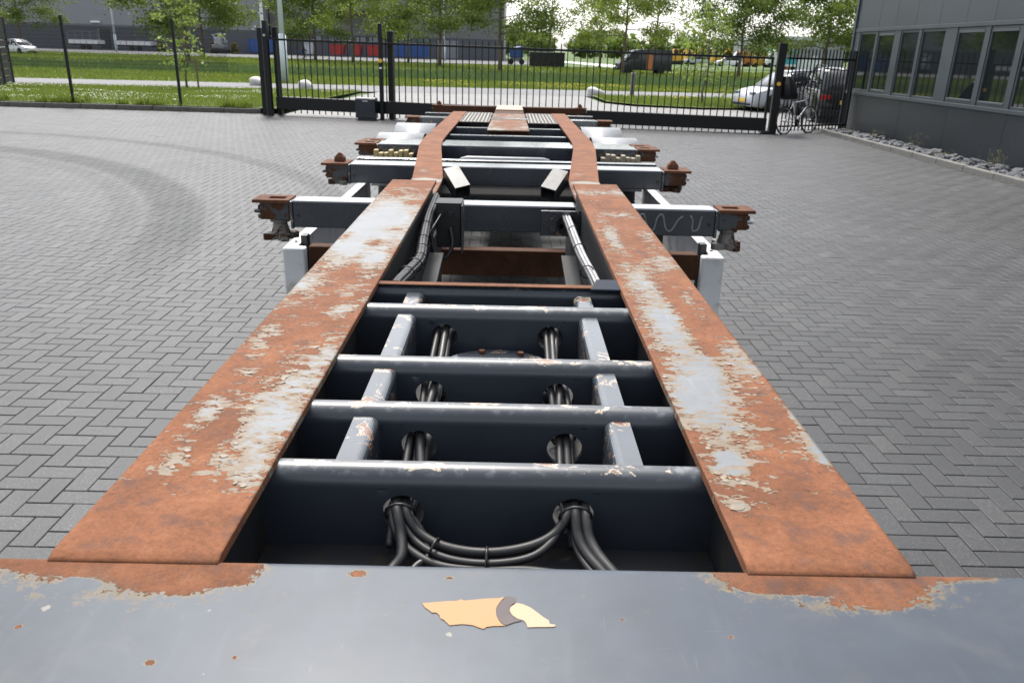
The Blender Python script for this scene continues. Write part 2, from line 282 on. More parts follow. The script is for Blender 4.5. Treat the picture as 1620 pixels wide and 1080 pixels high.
# ------------------------------------------------------------------ mesh helpers
def wloc(o):
    v = Vector((0, 0, 0))
    while o is not None: v += o.location; o = o.parent
    return v
def link(name, me, mt, parent=None, smooth=False):
    o = bpy.data.objects.new(name, me); COL.objects.link(o)
    if mt is not None and not me.materials: me.materials.append(M[mt] if isinstance(mt, str) else mt)
    if parent is not None: o.parent = parent
    if smooth: me.polygons.foreach_set('use_smooth', [True]*len(me.polygons))
    return o
class MB:
    def __init__(s): s.v = []; s.f = []
    def add(s, vs, fs):
        k = len(s.v); s.v += [tuple(v) for v in vs]; s.f += [tuple(i+k for i in f) for f in fs]; return s
    def box(s, x0, x1, y0, y1, z0, z1):
        return s.add([(x0, y0, z0), (x1, y0, z0), (x1, y1, z0), (x0, y1, z0), (x0, y0, z1), (x1, y0, z1), (x1, y1, z1), (x0, y1, z1)],
                     [(0, 3, 2, 1), (4, 5, 6, 7), (0, 1, 5, 4), (1, 2, 6, 5), (2, 3, 7, 6), (3, 0, 4, 7)])
    def hexa(s, a, b):           # two quads (each 4 pts, same order) joined
        return s.add(list(a)+list(b), [(0, 3, 2, 1), (4, 5, 6, 7), (0, 1, 5, 4), (1, 2, 6, 5), (2, 3, 7, 6), (3, 0, 4, 7)])
    def ring(s, c, d, r, n, up=None):
        d = Vector(d).normalized(); a = Vector(up) if up else (Vector((0, 0, 1)) if abs(d.z) < .9 else Vector((0, 1, 0)))
        u = d.cross(a).normalized(); w_ = u.cross(d)
        return [Vector(c)+u*math.cos(2*math.pi*i/n)*r+w_*math.sin(2*math.pi*i/n)*r for i in range(n)]
    def cyl(s, p0, p1, r0, r1=None, n=12, cap=True):
        r1 = r0 if r1 is None else r1; p0, p1 = Vector(p0), Vector(p1); d = p1-p0
        vs = s.ring(p0, d, r0, n)+s.ring(p1, d, r1, n)
        fs = [(i, (i+1) % n, n+(i+1) % n, n+i) for i in range(n)]
        if cap: fs += [tuple(range(n-1, -1, -1)), tuple(range(n, 2*n))]
        return s.add(vs, fs)
    def tube(s, pts, r, n=8, cap=True):
        pts = [Vector(p) for p in pts]; vs = []; rr = r if isinstance(r, (list, tuple)) else [r]*len(pts)
        for i, p in enumerate(pts):
            d = pts[min(i+1, len(pts)-1)]-pts[max(i-1, 0)]
            vs += s.ring(p, d, rr[i], n, (0, .12, 1) if abs(d.normalized().z) < .95 else (0, 1, 0))
        fs = [(j*n+i, j*n+(i+1) % n, (j+1)*n+(i+1) % n, (j+1)*n+i) for j in range(len(pts)-1) for i in range(n)]
        if cap: fs += [tuple(range(n-1, -1, -1)), tuple(range((len(pts)-1)*n, len(pts)*n))]
        return s.add(vs, fs)
    def prism(s, prof, axis, a0, a1):   # closed 2-D profile extruded along axis (0 x,1 y,2 z)
        def P(u, v, a): return {0: (a, u, v), 1: (u, a, v), 2: (u, v, a)}[axis]
        n = len(prof); vs = [P(u, v, a0) for u, v in prof]+[P(u, v, a1) for u, v in prof]
        return s.add(vs, [(i, (i+1) % n, n+(i+1) % n, n+i) for i in range(n)]+[tuple(range(n-1, -1, -1)), tuple(range(n, 2*n))])
    def lathe(s, c, prof, n=20, axis=2):
        vs = []; c = Vector(c)
        for r, h in prof:
            for i in range(n):
                a = 2*math.pi*i/n; q = (r*math.cos(a), r*math.sin(a), h)
                q = q if axis == 2 else ((h, q[0], q[1]) if axis == 0 else (q[0], h, q[1])); vs.append(c+Vector(q))
        fs = [(j*n+i, j*n+(i+1) % n, (j+1)*n+(i+1) % n, (j+1)*n+i) for j in range(len(prof)-1) for i in range(n)]
        return s.add(vs, fs+[tuple(range(n-1, -1, -1)), tuple(range((len(prof)-1)*n, len(prof)*n))])
    def build(s, name, mt, parent=None, bevel=0., seg=2, smooth=False, world=True, solid=0., sub=0):
        off = wloc(parent) if (parent is not None and world) else Vector((0, 0, 0))
        me = bpy.data.meshes.new(name); me.from_pydata([(a-off.x, b-off.y, c-off.z) for a, b, c in s.v], [], s.f); me.update()
        bm = bmesh.new(); bm.from_mesh(me); bmesh.ops.recalc_face_normals(bm, faces=bm.faces); bm.to_mesh(me); bm.free()
        o = link(name, me, mt, parent, smooth)
        if solid:
            q = o.modifiers.new('s', 'SOLIDIFY'); q.thickness = solid; q.offset = -1
        if bevel:
            q = o.modifiers.new('b', 'BEVEL'); q.width = bevel; q.segments = seg; q.limit_method = 'ANGLE'; q.angle_limit = R(35)
        if sub:
            q = o.modifiers.new('u', 'SUBSURF'); q.levels = sub; q.render_levels = sub
        return o
def tag(o, label=None, cat=None, group=None, kind=None):
    for k, v in (('label', label), ('category', cat), ('group', group), ('kind', kind)):
        if v: o[k] = v
    return o
def thing(name, label, cat, loc=(0, 0, 0), rz=0., group=None):
    o = bpy.data.objects.new(name, None); COL.objects.link(o); o.location = loc; o.rotation_euler = (0, 0, rz); o.empty_display_size = .2
    return tag(o, label, cat, group)
def copy_tree(o, parent=None):
    c = o.copy(); COL.objects.link(c); c.parent = parent
    for ch in list(o.children): copy_tree(ch, c)
    return c
def struct(o, kind='structure'): o['kind'] = kind; return o
def npmesh(name, V, F, mt, parent=None, attrs=None, smooth=False):
    """V (n,3), F (m,k) all faces with k corners"""
    me = bpy.data.meshes.new(name); V = np.asarray(V, np.float32); F = np.asarray(F, np.int32); mF, k = F.shape
    me.vertices.add(len(V)); me.vertices.foreach_set('co', V.ravel()); me.loops.add(mF*k); me.loops.foreach_set('vertex_index', F.ravel())
    me.polygons.add(mF); me.polygons.foreach_set('loop_start', np.arange(0, mF*k, k, dtype=np.int32)); me.polygons.foreach_set('loop_total', np.full(mF, k, np.int32))
    sm_ = np.zeros(mF, bool)
    if smooth is True: sm_[:] = True
    elif smooth: sm_[:smooth] = True
    me.polygons.foreach_set('use_smooth', sm_)
    me.update(calc_edges=True)
    for a, arr in (attrs or {}).items():
        t = me.attributes.new(a, 'FLOAT', 'POINT'); t.data.foreach_set('value', np.asarray(arr, np.float32))
    return link(name, me, mt, parent)
def spline(pts, n=10):
    P = [Vector(p) for p in pts]; P = [P[0]*2-P[1]]+P+[P[-1]*2-P[-2]]; out = []
    for i in range(1, len(P)-2):
        for k in range(n):
            t = k/n; a, b, c, d = P[i-1], P[i], P[i+1], P[i+2]
            out.append(.5*((2*b)+(c-a)*t+(2*a-5*b+4*c-d)*t*t+(3*b-a-3*c+d)*t**3))
    return out+[P[-2]]
# numpy value noise
_rs = np.random.RandomState(3); _tab = _rs.rand(256, 256)
def vnoise(x, y):
    xi = np.floor(x).astype(int); yi = np.floor(y).astype(int); fx = x-xi; fy = y-yi; fx = fx*fx*(3-2*fx); fy = fy*fy*(3-2*fy)
    t = lambda a, b: _tab[a & 255, b & 255]
    return (t(xi, yi)*(1-fx)+t(xi+1, yi)*fx)*(1-fy)+(t(xi, yi+1)*(1-fx)+t(xi+1, yi+1)*fx)*fy
def fbm(x, y, o=4):
    s = 0; a = .5
    for i in range(o): s = s+a*vnoise(x*2**i+17*i, y*2**i+5*i); a *= .5
    return s/(1-.5**o)-.5

# ================================================================== THE SETTING
def sheet(name, pts, z, mt, kind='structure', parent=None):
    b = MB(); b.add([(x, y, z) if not callable(z) else (x, y, z(x, y)) for x, y in pts], [tuple(range(len(pts)))]); o = b.build(name, mt, parent)
    for p in o.data.polygons:
        if p.normal.z < 0: p.flip()
    if kind and parent is None: o['kind'] = kind
    return o
sheet('ground', [(-1500, -300), (1500, -300), (1500, 2500), (-1500, 2500)], -.06, 'field')
yard = sheet('yard', [(-45, -12), (8.6, -12), (8.6, 23.0), (-45, 23.0)], -.0048, 'sand')
# --- herringbone pavers: 300 largest in view are objects, the rest one joined part
PW, PANG = .105, R(.2555)
OX, OY = 2.382, 4.021
cells = []
ca, sa = math.cos(PANG), math.sin(PANG)
i0, i1, j0, j1 = int((-16.5-OX)/PW), int((8.45-OX)/PW), int((-.6-OY)/PW), int((23.0-OY)/PW)
C, Rr = np.meshgrid(np.arange(i0, i1), np.arange(j0, j1)); mod = (C-Rr) % 4
hz = np.argwhere(mod == 1); vt = np.argwhere(mod == 0)
def cent(idx, h):
    c = C[idx[:, 0], idx[:, 1]].astype(float); r = Rr[idx[:, 0], idx[:, 1]].astype(float)
    bx = OX+(c+(1. if h else .5))*PW; by = OY+(r+(.5 if h else 1.))*PW
    return np.stack([bx*ca-by*sa, bx*sa+by*ca], 1)
PC = np.concatenate([cent(hz, True), cent(vt, False)]); PH = np.concatenate([np.ones(len(hz), bool), np.zeros(len(vt), bool)])
ok = (PC[:, 0] < 8.38) & (PC[:, 1] < 22.98); PC, PH = PC[ok], PH[ok]
rs = np.random.RandomState(5); PZ = rs.normal(0, .0006, len(PC)); PT = rs.normal(0, .0016, (len(PC), 2))
# projected size, for choosing which ones are separate
rel = np.stack([PC[:, 0], PC[:, 1], np.full(len(PC), -CAMZ)], 1)
dz = rel@np.array(CF); px = 810+1255.45*(rel@np.array(CR))/np.maximum(dz, .01); py = 540-1255.45*(rel@np.array(CU))/np.maximum(dz, .01)
vis = (dz > .1) & (px > -20) & (px < 1640) & (py < 905)
edge_l = 75+(890-py)*.908; edge_r = 1460-(897-py)*.808          # hidden below the trailer's flanges
vis &= (px < edge_l+10) | (px > edge_r-10) | (py < 300)
score = np.where(vis, 1/np.maximum(dz, .1)**3, -1); near = np.zeros(len(PC), bool); near[np.argsort(-score)[:300]] = True
L2, W2, BV = PW-.0027, PW/2-.0027, .0028
def paver_template():
    q = [(-L2, -W2), (L2, -W2), (L2, W2), (-L2, W2)]; t = [(x-math.copysign(BV, x), y-math.copysign(BV, y)) for x, y in q]
    V = [(x, y, -.05) for x, y in q]+[(x, y, -BV*.75) for x, y in q]+[(x, y, 0) for x, y in t]
    F = [(0, 1, 5, 4), (1, 2, 6, 5), (2, 3, 7, 6), (3, 0, 4, 7), (4, 5, 9, 8), (5, 6, 10, 9), (6, 7, 11, 10), (7, 4, 8, 11), (8, 9, 10, 11)]
    return np.array(V), np.array(F)
TV, TF = paver_template()
idx = np.where(~near)[0]; n = len(idx)
ang = np.where(PH[idx], PANG, PANG+math.pi/2)+rs.normal(0, .004, n); cc, ss = np.cos(ang), np.sin(ang)
VX = TV[None, :, 0]*cc[:, None]-TV[None, :, 1]*ss[:, None]; VY = TV[None, :, 0]*ss[:, None]+TV[None, :, 1]*cc[:, None]
VZ = TV[None, :, 2]+PZ[idx][:, None]+VX*PT[idx, 0][:, None]*2+VY*PT[idx, 1][:, None]*2
VV = np.stack([VX+PC[idx, 0][:, None], VY+PC[idx, 1][:, None], VZ], 2).reshape(-1, 3)
FF = (TF[None]+(np.arange(n)*12)[:, None, None]).reshape(-1, 4)
struct(npmesh('paver_field', VV, FF, 'paver', yard), 'stuff')
pm = bpy.data.meshes.new('paver'); pm.from_pydata([tuple(v) for v in TV], [], [tuple(f) for f in TF]); pm.materials.append(M['paver'])
for i in np.where(near)[0]:
    o = bpy.data.objects.new('paver', pm); COL.objects.link(o); o.parent = yard
    o.location = (PC[i, 0], PC[i, 1], PZ[i]); o.rotation_euler = (PT[i, 0], PT[i, 1], (PANG if PH[i] else PANG+math.pi/2)+rnd.gauss(0, .004))
# --- drive, path, road, verges
drive = sheet('driveway', [(-6.35, 23.0), (-6.2, 30), (-5.7, 35.9), (3.3, 37.2), (3.6, 32.6), (4.6, 31.0), (7, 30.2), (12, 31.4), (26, 33.6), (26, 23.0)], -.004, 'apron')
def pn(x): return 36.6+.14*x
sheet('cycle_path', [(-45, pn(-45)), (40, pn(40)), (40, pn(40)+5.6), (-45, pn(-45)+5.6)], .002, 'path')
sheet('footpath', [(-120, 76), (-5, 76), (40, 78), (120, 82), (120, 83.2), (40, 79.2), (-5, 77.3), (-120, 77.3)], -.02, 'path')
sheet('road', [(-160, 103), (1, 107), (6, 150), (-160, 150)], -.02, 'asphalt')
sheet('side_road', [(3, 170), (10, 139), (14.2, 108), (17.5, 86), (22, 84), (18.5, 108), (15.5, 139), (9, 170)], -.025, 'paleroad')
# raised left verge with a kerb towards the yard
def vz(x, y): return .13*max(0., min(1., (pn(x)-y)/9))+.01
b = MB(); nx, ny = 24, 10
for j in range(ny+1):
    for i in range(nx+1):
        x = -30+(30-6.45)*i/nx; y0 = 23.2; y1 = pn(x)+.02; y = y0+(y1-y0)*j/ny; b.v.append((x, y, vz(x, y)))
b.f = [(j*(nx+1)+i, j*(nx+1)+i+1, (j+1)*(nx+1)+i+1, (j+1)*(nx+1)+i) for j in range(ny) for i in range(nx)]
verge = struct(b.build('grass_verge', 'grass', smooth=True))
sheet('grass_island', [(3.6, 37.1), (3.8, 32.8), (4.8, 31.3), (7, 30.5), (12, 31.7), (26, 33.9), (26, pn(26)), (3.6, pn(3.6))], .05, 'grass')
sheet('grass_strip', [(-60, pn(-60)+5.6), (60, pn(60)+5.6), (60, 76), (-60, 76)], -.015, 'grass')
def kerb_run(name, x0, y0, x1, y1, ztop, wd, mt, step=1.0):
    k = struct(MB().box(min(x0, x1)-.001, max(x0, x1)+.001, min(y0, y1), max(y0, y1)+.01, -.05, -.02).build(name, mt))
    L = math.hypot(x1-x0, y1-y0); n = int(L/step); d = Vector((x1-x0, y1-y0, 0)).normalized(); nn = Vector((-d.y, d.x, 0))
    tb = MB().box(0, step-.012, -wd/2, wd/2, -.06, ztop); me = None
    for i in range(n):
        if me is None:
            o = tb.build('kerb_stone', mt, k, bevel=.012, world=False); me = o.data
        else:
            o = bpy.data.objects.new('kerb_stone', me); COL.objects.link(o); o.parent = k
            q = o.modifiers.new('b', 'BEVEL'); q.width = .012; q.segments = 2
        p = Vector((x0, y0, 0))+d*step*i; o.location = (p.x, p.y, rnd.uniform(-.004, .004)); o.rotation_euler.z = math.atan2(d.y, d.x)+rnd.gauss(0, .002)
    return k
kerb_run('kerb', -25, 23.12, -6.5, 23.12, .125, .12, 'kerb_dark')
kerb_run('building_kerb', 8.52, 6.0, 8.52, 23.0, .09, .13, 'kerb')
gs = struct(MB().box(8.58, 9.42, 6, 23.2, -.05, .015).build('gravel_strip', 'sand'))
def pebble(seed):
    r_ = random.Random(seed); bm = bmesh.new(); bmesh.ops.create_icosphere(bm, subdivisions=1, radius=1)
    for v in bm.verts: v.co *= r_.uniform(.75, 1.15); v.co.z *= .6
    me = bpy.data.meshes.new('pebble'); bm.to_mesh(me); bm.free(); me.materials.append(M['stone']); return me
PEB = [pebble(i) for i in range(6)]
for i in range(290):
    o = bpy.data.objects.new('pebble', PEB[i % 6]); COL.objects.link(o); o.parent = gs; s_ = rnd.uniform(.05, .105)
    y = 13+9.8*rnd.random()**1.15; o.location = (rnd.uniform(8.66, 9.3), y, .03+s_*.35); o.scale = (s_*rnd.uniform(.8, 1.5), s_, s_*.9)
    o.rotation_euler = (rnd.uniform(-.4, .4), rnd.uniform(-.4, .4), rnd.uniform(0, 6))
V, F = [], []
for i in range(900):
    me = PEB[i % 6]; s_ = rnd.uniform(.025, .07); y = 6+17*rnd.random(); x = rnd.uniform(8.62, 9.36); k = len(V); a = rnd.uniform(0, 6)
    for v in me.vertices: V.append((x+s_*(v.co.x*math.cos(a)-v.co.y*math.sin(a)), y+s_*(v.co.x*math.sin(a)+v.co.y*math.cos(a)), .02+s_*v.co.z))
    F += [tuple(q+k for q in p.vertices) for p in me.polygons]
struct(npmesh('fine_gravel', V, F, 'stone', gs), 'stuff')

# --- grass blades
def blades(name, label, P, h, wd, mt, lean=.35, seed=1, cat='grass'):
    r_ = np.random.RandomState(seed); n = len(P); a = r_.rand(n)*6.283; hh = h*(.5+r_.rand(n)); ww = wd*(.6+.8*r_.rand(n)); l = r_.normal(0, lean, (n, 2))*hh[:, None]
    d = np.stack([np.cos(a)*ww, np.sin(a)*ww, np.zeros(n)], 1); top = P+np.stack([l[:, 0], l[:, 1], hh], 1)
    V = np.stack([P-d, P+d, top], 1).reshape(-1, 3); F = np.arange(3*n).reshape(-1, 3)
    return tag(npmesh(name, V, F, mt), label, cat, None, 'stuff')
def scatter(n, x0, x1, yf0, yf1, zf, seed, mask=None):
    r_ = np.random.RandomState(seed); x = x0+(x1-x0)*r_.rand(n); t = r_.rand(n); y = yf0(x)+(yf1(x)-yf0(x))*t; z = zf(x, y); P = np.stack([x, y, z], 1)
    return P if mask is None else P[mask(x, y, r_)]
vzn = lambda x, y: .13*np.clip((36.6+.14*x-y)/9, 0, 1)+.005
cst = lambda c: (lambda x: np.full_like(x, c)); zc = lambda c: (lambda x, y: np.full_like(x, c))
pnn = lambda o: (lambda x: 36.6+.14*x+o)
blades('verge_grass', 'short lawn grass on the verge behind the mesh fence', scatter(52000, -24, -6.4, cst(23.25), pnn(-.1), vzn, 1), .10, .012, 'blade', seed=2)
blades('kerb_grass', 'taller rough grass tufts along the dark kerb under the mesh fence', scatter(5000, -22, -6.6, cst(23.22), cst(23.6), vzn, 6, lambda x, y, r: fbm(x*1.3, y) > -.02), .2, .014, 'blade', seed=9)
isl_n = lambda x: np.interp(x, [3.7, 3.9, 4.8, 7, 12, 26], [36, 32.9, 31.4, 30.6, 31.8, 34])
blades('island_grass', 'short lawn grass on the rounded island beyond the gate', scatter(26000, 3.8, 22, isl_n, pnn(-.1), zc(.045), 3), .10, .014, 'blade', seed=4)
blades('strip_grass', 'bright mown grass between path and tall grass', scatter(60000, -40, 32, pnn(5.7), cst(51), zc(-.02), 5), .13, .022, 'blade', seed=6)
blades('tall_grass', 'dark tall grass along the ditch beyond the path', scatter(80000, -52, 42, cst(50.5), cst(63), zc(-.02), 7, lambda x, y, r: r.rand(len(x)) < .35+1.2*np.clip(fbm(x*.12, y*.2)+.3, 0, 1)), .30, .04, 'reed', .3, seed=8)
blades('far_grass', 'rough meadow grass in front of the warehouses', scatter(50000, -80, 60, cst(70), cst(102), zc(-.02), 12), .18, .05, 'blade', seed=13)
def specks(name, label, P, sz, mt, seed):
    r_ = np.random.RandomState(seed); n = len(P); a = r_.rand(n)*6.28; V = []
    for k in range(4): V.append(P+np.stack([np.cos(a+k*1.571)*sz, np.sin(a+k*1.571)*sz*1, r_.normal(0, sz*.4, n)], 1))
    return tag(npmesh(name, np.stack(V, 1).reshape(-1, 3), np.arange(4*n).reshape(-1, 4), mt), label, 'flowers', None, 'stuff')
dm = lambda x, y, r: (fbm(x*.55, y*.8, 3)+.16*r.rand(len(x)) > .12)
P = scatter(11000, -24, -6.6, cst(23.4), pnn(-.6), vzn, 21, dm); P[:, 2] += .10; specks('daisies', 'white daisies scattered over the verge behind the mesh fence', P, .014, 'daisy', 1)
P = scatter(5000, -20, 14, pnn(5.8), cst(49), zc(.10), 24, lambda x, y, r: fbm(x*.3, y*.25, 3) > .13); specks('buttercups', 'yellow flowers dotted through the grass beyond the path', P, .022, 'bloom', 2)
P = scatter(2500, 4.5, 20, isl_n, pnn(-.4), zc(.15), 28, lambda x, y, r: fbm(x*.3+5, y*.5, 3) > .1); specks('island_flowers', 'yellow flowers on the island beyond the gate', P, .025, 'bloom', 3)

# ================================================================== OFFICE BUILDING (right)
ob_ = thing('office_building', 'dark grey clad office building with a row of windows along the yard', 'building', (9.4, 23.3, 0))
MB().box(9.46, 19, -4, 23.28, 0, 7.2).build('wall', 'clad_low', ob_)
ys = [23.34, 21.91, 20.96, 19.93, 18.84, 17.74, 16.7, 15.68, 14.6, 13.55, 12.5, 11.45, 10.4, 9.3, 8.2, 7.1, 6.0, 4.9, 3.8]
for a, c in zip(ys, ys[1:]):
    MB().box(9.40, 9.459, c+.003, a-.003, 2.665, 7.0).build('cladding_panel', 'clad', ob_, bevel=.004)
yl = [23.34, 22.17, 19.95, 17.75, 15.6, 13.4, 11.2, 9.0, 6.8, 4.6]
for a, c in zip(yl, yl[1:]):
    MB().box(9.405, 9.459, c+.003, a-.003, .03, .985).build('base_panel', 'clad_low', ob_, bevel=.004)
MB().box(9.37, 9.458, 3.8, 23.36, .99, 1.07).build('sill_band', 'frame', ob_, bevel=.006)
MB().box(9.38, 9.458, 3.8, 23.36, 2.575, 2.66).build('head_band', 'frame', ob_, bevel=.006)
MB().box(9.355, 9.45, 23.30, 23.40, 0, 7.1).build('corner_trim', 'frame', ob_, bevel=.006)
MB().box(9.39, 9.5, 3.8, 23.3, 7.0, 7.2).build('roof_edge', 'frame', ob_, bevel=.01)
wins = [(22.98, 21.98, 0), (21.86, 20.90, 1), (20.58, 19.66, 0), (19.54, 18.46, 0), (17.98, 16.90, 1), (16.74, 15.76, 1), (15.60, 14.6, 0), (14.4, 13.4, 0), (12.9, 11.9, 0), (11.7, 10.7, 0)]
prev = 23.30
for k, (a, c, sash) in enumerate(wins):
    MB().box(9.395, 9.458, a, prev, 1.072, 2.573).build('pier', 'frame', ob_, bevel=.004); prev = c
    wd = MB(); fr = .055; zb, zt = 1.075, 2.57
    for y0, y1, z0, z1 in ((c, a, zb, zb+fr), (c, a, zt-fr, zt), (c, c+fr, zb+fr, zt-fr), (a-fr, a, zb+fr, zt-fr)): wd.box(9.412, 9.456, y0+.002, y1-.002, z0, z1)
    wo = wd.build('window', 'frame', ob_, bevel=.004)
    if sash:
        for y0, y1, z0, z1 in ((c+fr, a-fr, zb+fr, zb+fr+.04), (c+fr, a-fr, zt-fr-.05, zt-fr)): MB().box(9.402, 9.437, y0+.002, y1-.002, z0+.001, z1-.001).build('sash', 'frame_light', wo, bevel=.004)
    MB().box(9.438, 9.452, c+fr, a-fr, zb+fr, zt-fr).build('pane', 'glass', wo)
# weeds on the gravel
for i, (x, y, h) in enumerate([(9.1, 20.3, .22), (9.05, 18.2, .34), (9.0, 14.9, .34), (8.95, 21.6, .15), (8.9, 16.6, .14)]):
    r_ = np.random.RandomState(40+i); nb = 46; P0_ = np.array([x, y, .02])+np.stack([r_.normal(0, .07, nb), r_.normal(0, .10, nb), np.zeros(nb)], 1)
    hh = h*(.4+.7*r_.rand(nb)); tp = P0_+np.stack([r_.normal(0, .07, nb), r_.normal(0, .09, nb), hh], 1); d_ = np.stack([np.full(nb, .003), np.full(nb, .006), np.zeros(nb)], 1)
    lv = tp+r_.normal(0, .02, (nb, 3)); V = np.concatenate([np.stack([P0_-d_, P0_+d_, tp+d_*.6, tp-d_*.6], 1).reshape(-1, 3), np.stack([lv-[0, .012, 0], lv-[0, 0, .02], lv+[0, .012, 0], lv+[0, 0, .02]], 1).reshape(-1, 3)])
    tag(npmesh('weed', V, np.arange(len(V)).reshape(-1, 4), 'weed'), ['dry weed tuft in the gravel below the third window', 'tallest dry weed in the gravel below the wide window pier', 'dry weed in the gravel nearest the camera',
        'small weed in the gravel at the fence end', 'low weed sprig in the gravel midway along the wall'][i], 'weed')

# ================================================================== GATE AND FENCES
GL, GR = Vector((-6.55, 22.70, 0)), Vector((6.80, 21.32, 0)); GD = (GR-GL).normalized(); GN = Vector((GD.y, -GD.x, 0))   # GN points to the camera
if GN.y > 0: GN = -GN
GLEN = (GR-GL).length
def gp(t, off, z): p = GL+GD*t+GN*off; return (p.x, p.y, z)
def gbox(mb, t0, t1, o0, o1, z0, z1, s=0.):
    z00, z01, z10, z11 = z0-s*t0, z0-s*t1, z1-s*t0, z1-s*t1
    return mb.hexa([gp(t0, o0, z00), gp(t1, o0, z01), gp(t1, o1, z01), gp(t0, o1, z00)], [gp(t0, o0, z10), gp(t1, o0, z11), gp(t1, o1, z11), gp(t0, o1, z10)])
gate = thing('sliding_gate', 'long black sliding picket gate on a deep bottom beam across the yard entrance', 'gate', tuple(GL))
GS = .008
gbox(MB(), .15, GLEN-.15, -.08, .08, .17, .50, GS).build('bottom_beam', 'gate', gate, bevel=.012)
gbox(MB(), .15, GLEN-.15, -.03, .03, 1.93, 1.985, GS).build('top_rail', 'gate', gate, bevel=.005)
for t in (.18, GLEN-.22): gbox(MB(), t, t+.06, -.03, .03, .50, 1.93, GS).build('stile', 'gate', gate, bevel=.005)
pk = MB(); pk.box(-.0125, .0125, -.0125, .0125, 0, 2.02); pk.add([(-.0125, -.0125, 2.02), (.0125, -.0125, 2.02), (.0125, .0125, 2.02), (-.0125, .0125, 2.02), (0, 0, 2.06)], [(0, 1, 4), (1, 2, 4), (2, 3, 4), (3, 0, 4)])
me = None; npk = int((GLEN-.4)/.172); ga = math.atan2(GD.y, GD.x)
for i in range(npk):
    t = .3+.172*i
    if me is None: o = pk.build('picket', 'gate', gate, world=False); me = o.data
    else: o = bpy.data.objects.new('picket', me); COL.objects.link(o); o.parent = gate
    p = GL+GD*t; o.location = (p.x-GL.x, p.y-GL.y, .075-GS*t); o.rotation_euler.z = ga
def gpost(name, label, t, off, wd, h, group=None, cap=True, mt='gate'):
    p = gp(t, off, 0); r0 = thing(name, label, 'post', p, ga, group)
    MB().box(-wd/2, wd/2, -wd/2, wd/2, 0, h).build('upright', mt, r0, bevel=.008, world=False)
    if cap: MB().box(-wd/2-.004, wd/2+.004, -wd/2-.004, wd/2+.004, h+.001, h+.016).build('cap', 'black', r0, bevel=.004, world=False)
    MB().box(-wd/2-.05, wd/2+.05, -wd/2-.05, wd/2+.05, 0, .015).build('base_plate', 'gate', r0, bevel=.004, world=False)
    return r0
gpost('gate_post', 'outermost black guide post at the left end of the gate', -.20, .0, .12, 2.22)
r0 = gpost('gate_post', 'tall black guide post on the camera side at the left end of the gate', .02, .16, .13, 2.40)
MB().cyl((.0, -.075, 2.05), (0, -.11, 2.05), .03, n=10).build('sensor', 'steel', r0, world=False)
gpost('gate_post', 'black guide post behind the left end of the gate', .16, -.18, .13, 2.25)
r0 = gpost('gate_post', 'tall black post with amber flasher and white sticker beside the gate motor', 3.13, .17, .10, 2.40)
MB().cyl((0, -.05, 1.50), (0, -.085, 1.50), .052, n=14).build('flasher', 'amber', r0, bevel=.008, world=False)
MB().box(-.032, .032, -.053, -.0505, 1.30, 1.345).build('sticker', 'paint_white', r0, world=False)
r0 = gpost('gate_post', 'broad black guide post right beside the flasher post', 3.32, -.19, .16, 2.23)
r0 = gpost('gate_post', 'black closing post with amber flasher at the right end of the gate', GLEN+.02, .0, .19, 2.2)
MB().cyl((.0, -.095, 1.24), (0, -.13, 1.24), .05, n=14).build('flasher', 'amber', r0, bevel=.008, world=False)
MB().box(-.30, -.10, -.20, .2, .02, .09).build('catch_block', 'black', r0, bevel=.01, world=False)
r0 = thing('gate_motor', 'dark boxy gate drive unit on the ground beside the gate', 'gate motor', gp(2.75, .33, 0), ga)
mb = MB(); mb.prism([(-.15, .05), (.15, .05), (.15, .53), (.12, .57), (-.10, .57), (-.15, .53)], 0, -.27, .27); mb.build('cover', plain('dark_blue_motor_cover', (.012, .016, .026), .3), r0, bevel=.012, world=False)
MB().box(-.22, .24, -.13, .13, 0, .049).build('foot', 'black', r0, bevel=.006, world=False)
MB().box(-.07, .07, -.154, -.1505, .47, .50).build('maker_plate', 'paint_silver', r0, world=False)
# picket fence between closing post and building
A, B = Vector((7.02, 21.42, 0)), Vector((9.30, 22.75, 0)); D = (B-A).normalized(); a_ = math.atan2(D.y, D.x); LL = (B-A).length
pf = thing('picket_fence', 'short black picket fence closing the gap between gate post and building', 'fence', tuple(A), a_)
for z in (.16, 1.84): MB().box(0, LL, -.02, .02, z, z+.045).build('rail', 'gate', pf, bevel=.004, world=False)
for i in range(int(LL/.135)):
    o = bpy.data.objects.new('picket', me); COL.objects.link(o); o.parent = pf; o.location = (.08+i*.135, 0, .06)
MB().box(LL-.06, LL, -.04, .04, 0, 2.1).build('post', 'gate', pf, bevel=.005, world=False)
# mesh fence left
mf = thing('mesh_fence', 'dark welded mesh fence on posts along the grass verge left of the gate', 'fence', (-9, 23.4, .13))
FX = [-21.6, -18.5, -15.45, -12.36, -9.33]
for x in FX: MB().box(x-.035, x+.035, 23.37, 23.43, .08, 2.42).build('post', 'gate', mf, bevel=.006)
V, F = [], []
def wire(x0, x1, y, z0, z1, d):
    k = len(V); V.extend([(x0, y-d, z0), (x1, y-d, z0), (x1, y+d, z0), (x0, y+d, z0), (x0, y-d, z1), (x1, y-d, z1), (x1, y+d, z1), (x0, y+d, z1)])
    F.extend([(k, k+1, k+5, k+4), (k+1, k+2, k+6, k+5), (k+2, k+3, k+7, k+6), (k+3, k, k+4, k+7)])
x = -21.6
while x < -6.75: wire(x-.0045, x+.0045, 23.36, .17, 2.42, .0045); x += .05
z = .18
while z < 2.4: wire(-21.6, -6.75, 23.353, z-.006, z+.006, .006); z += .2
struct(npmesh('wire_mesh', V, F, 'gate', mf), 'stuff')
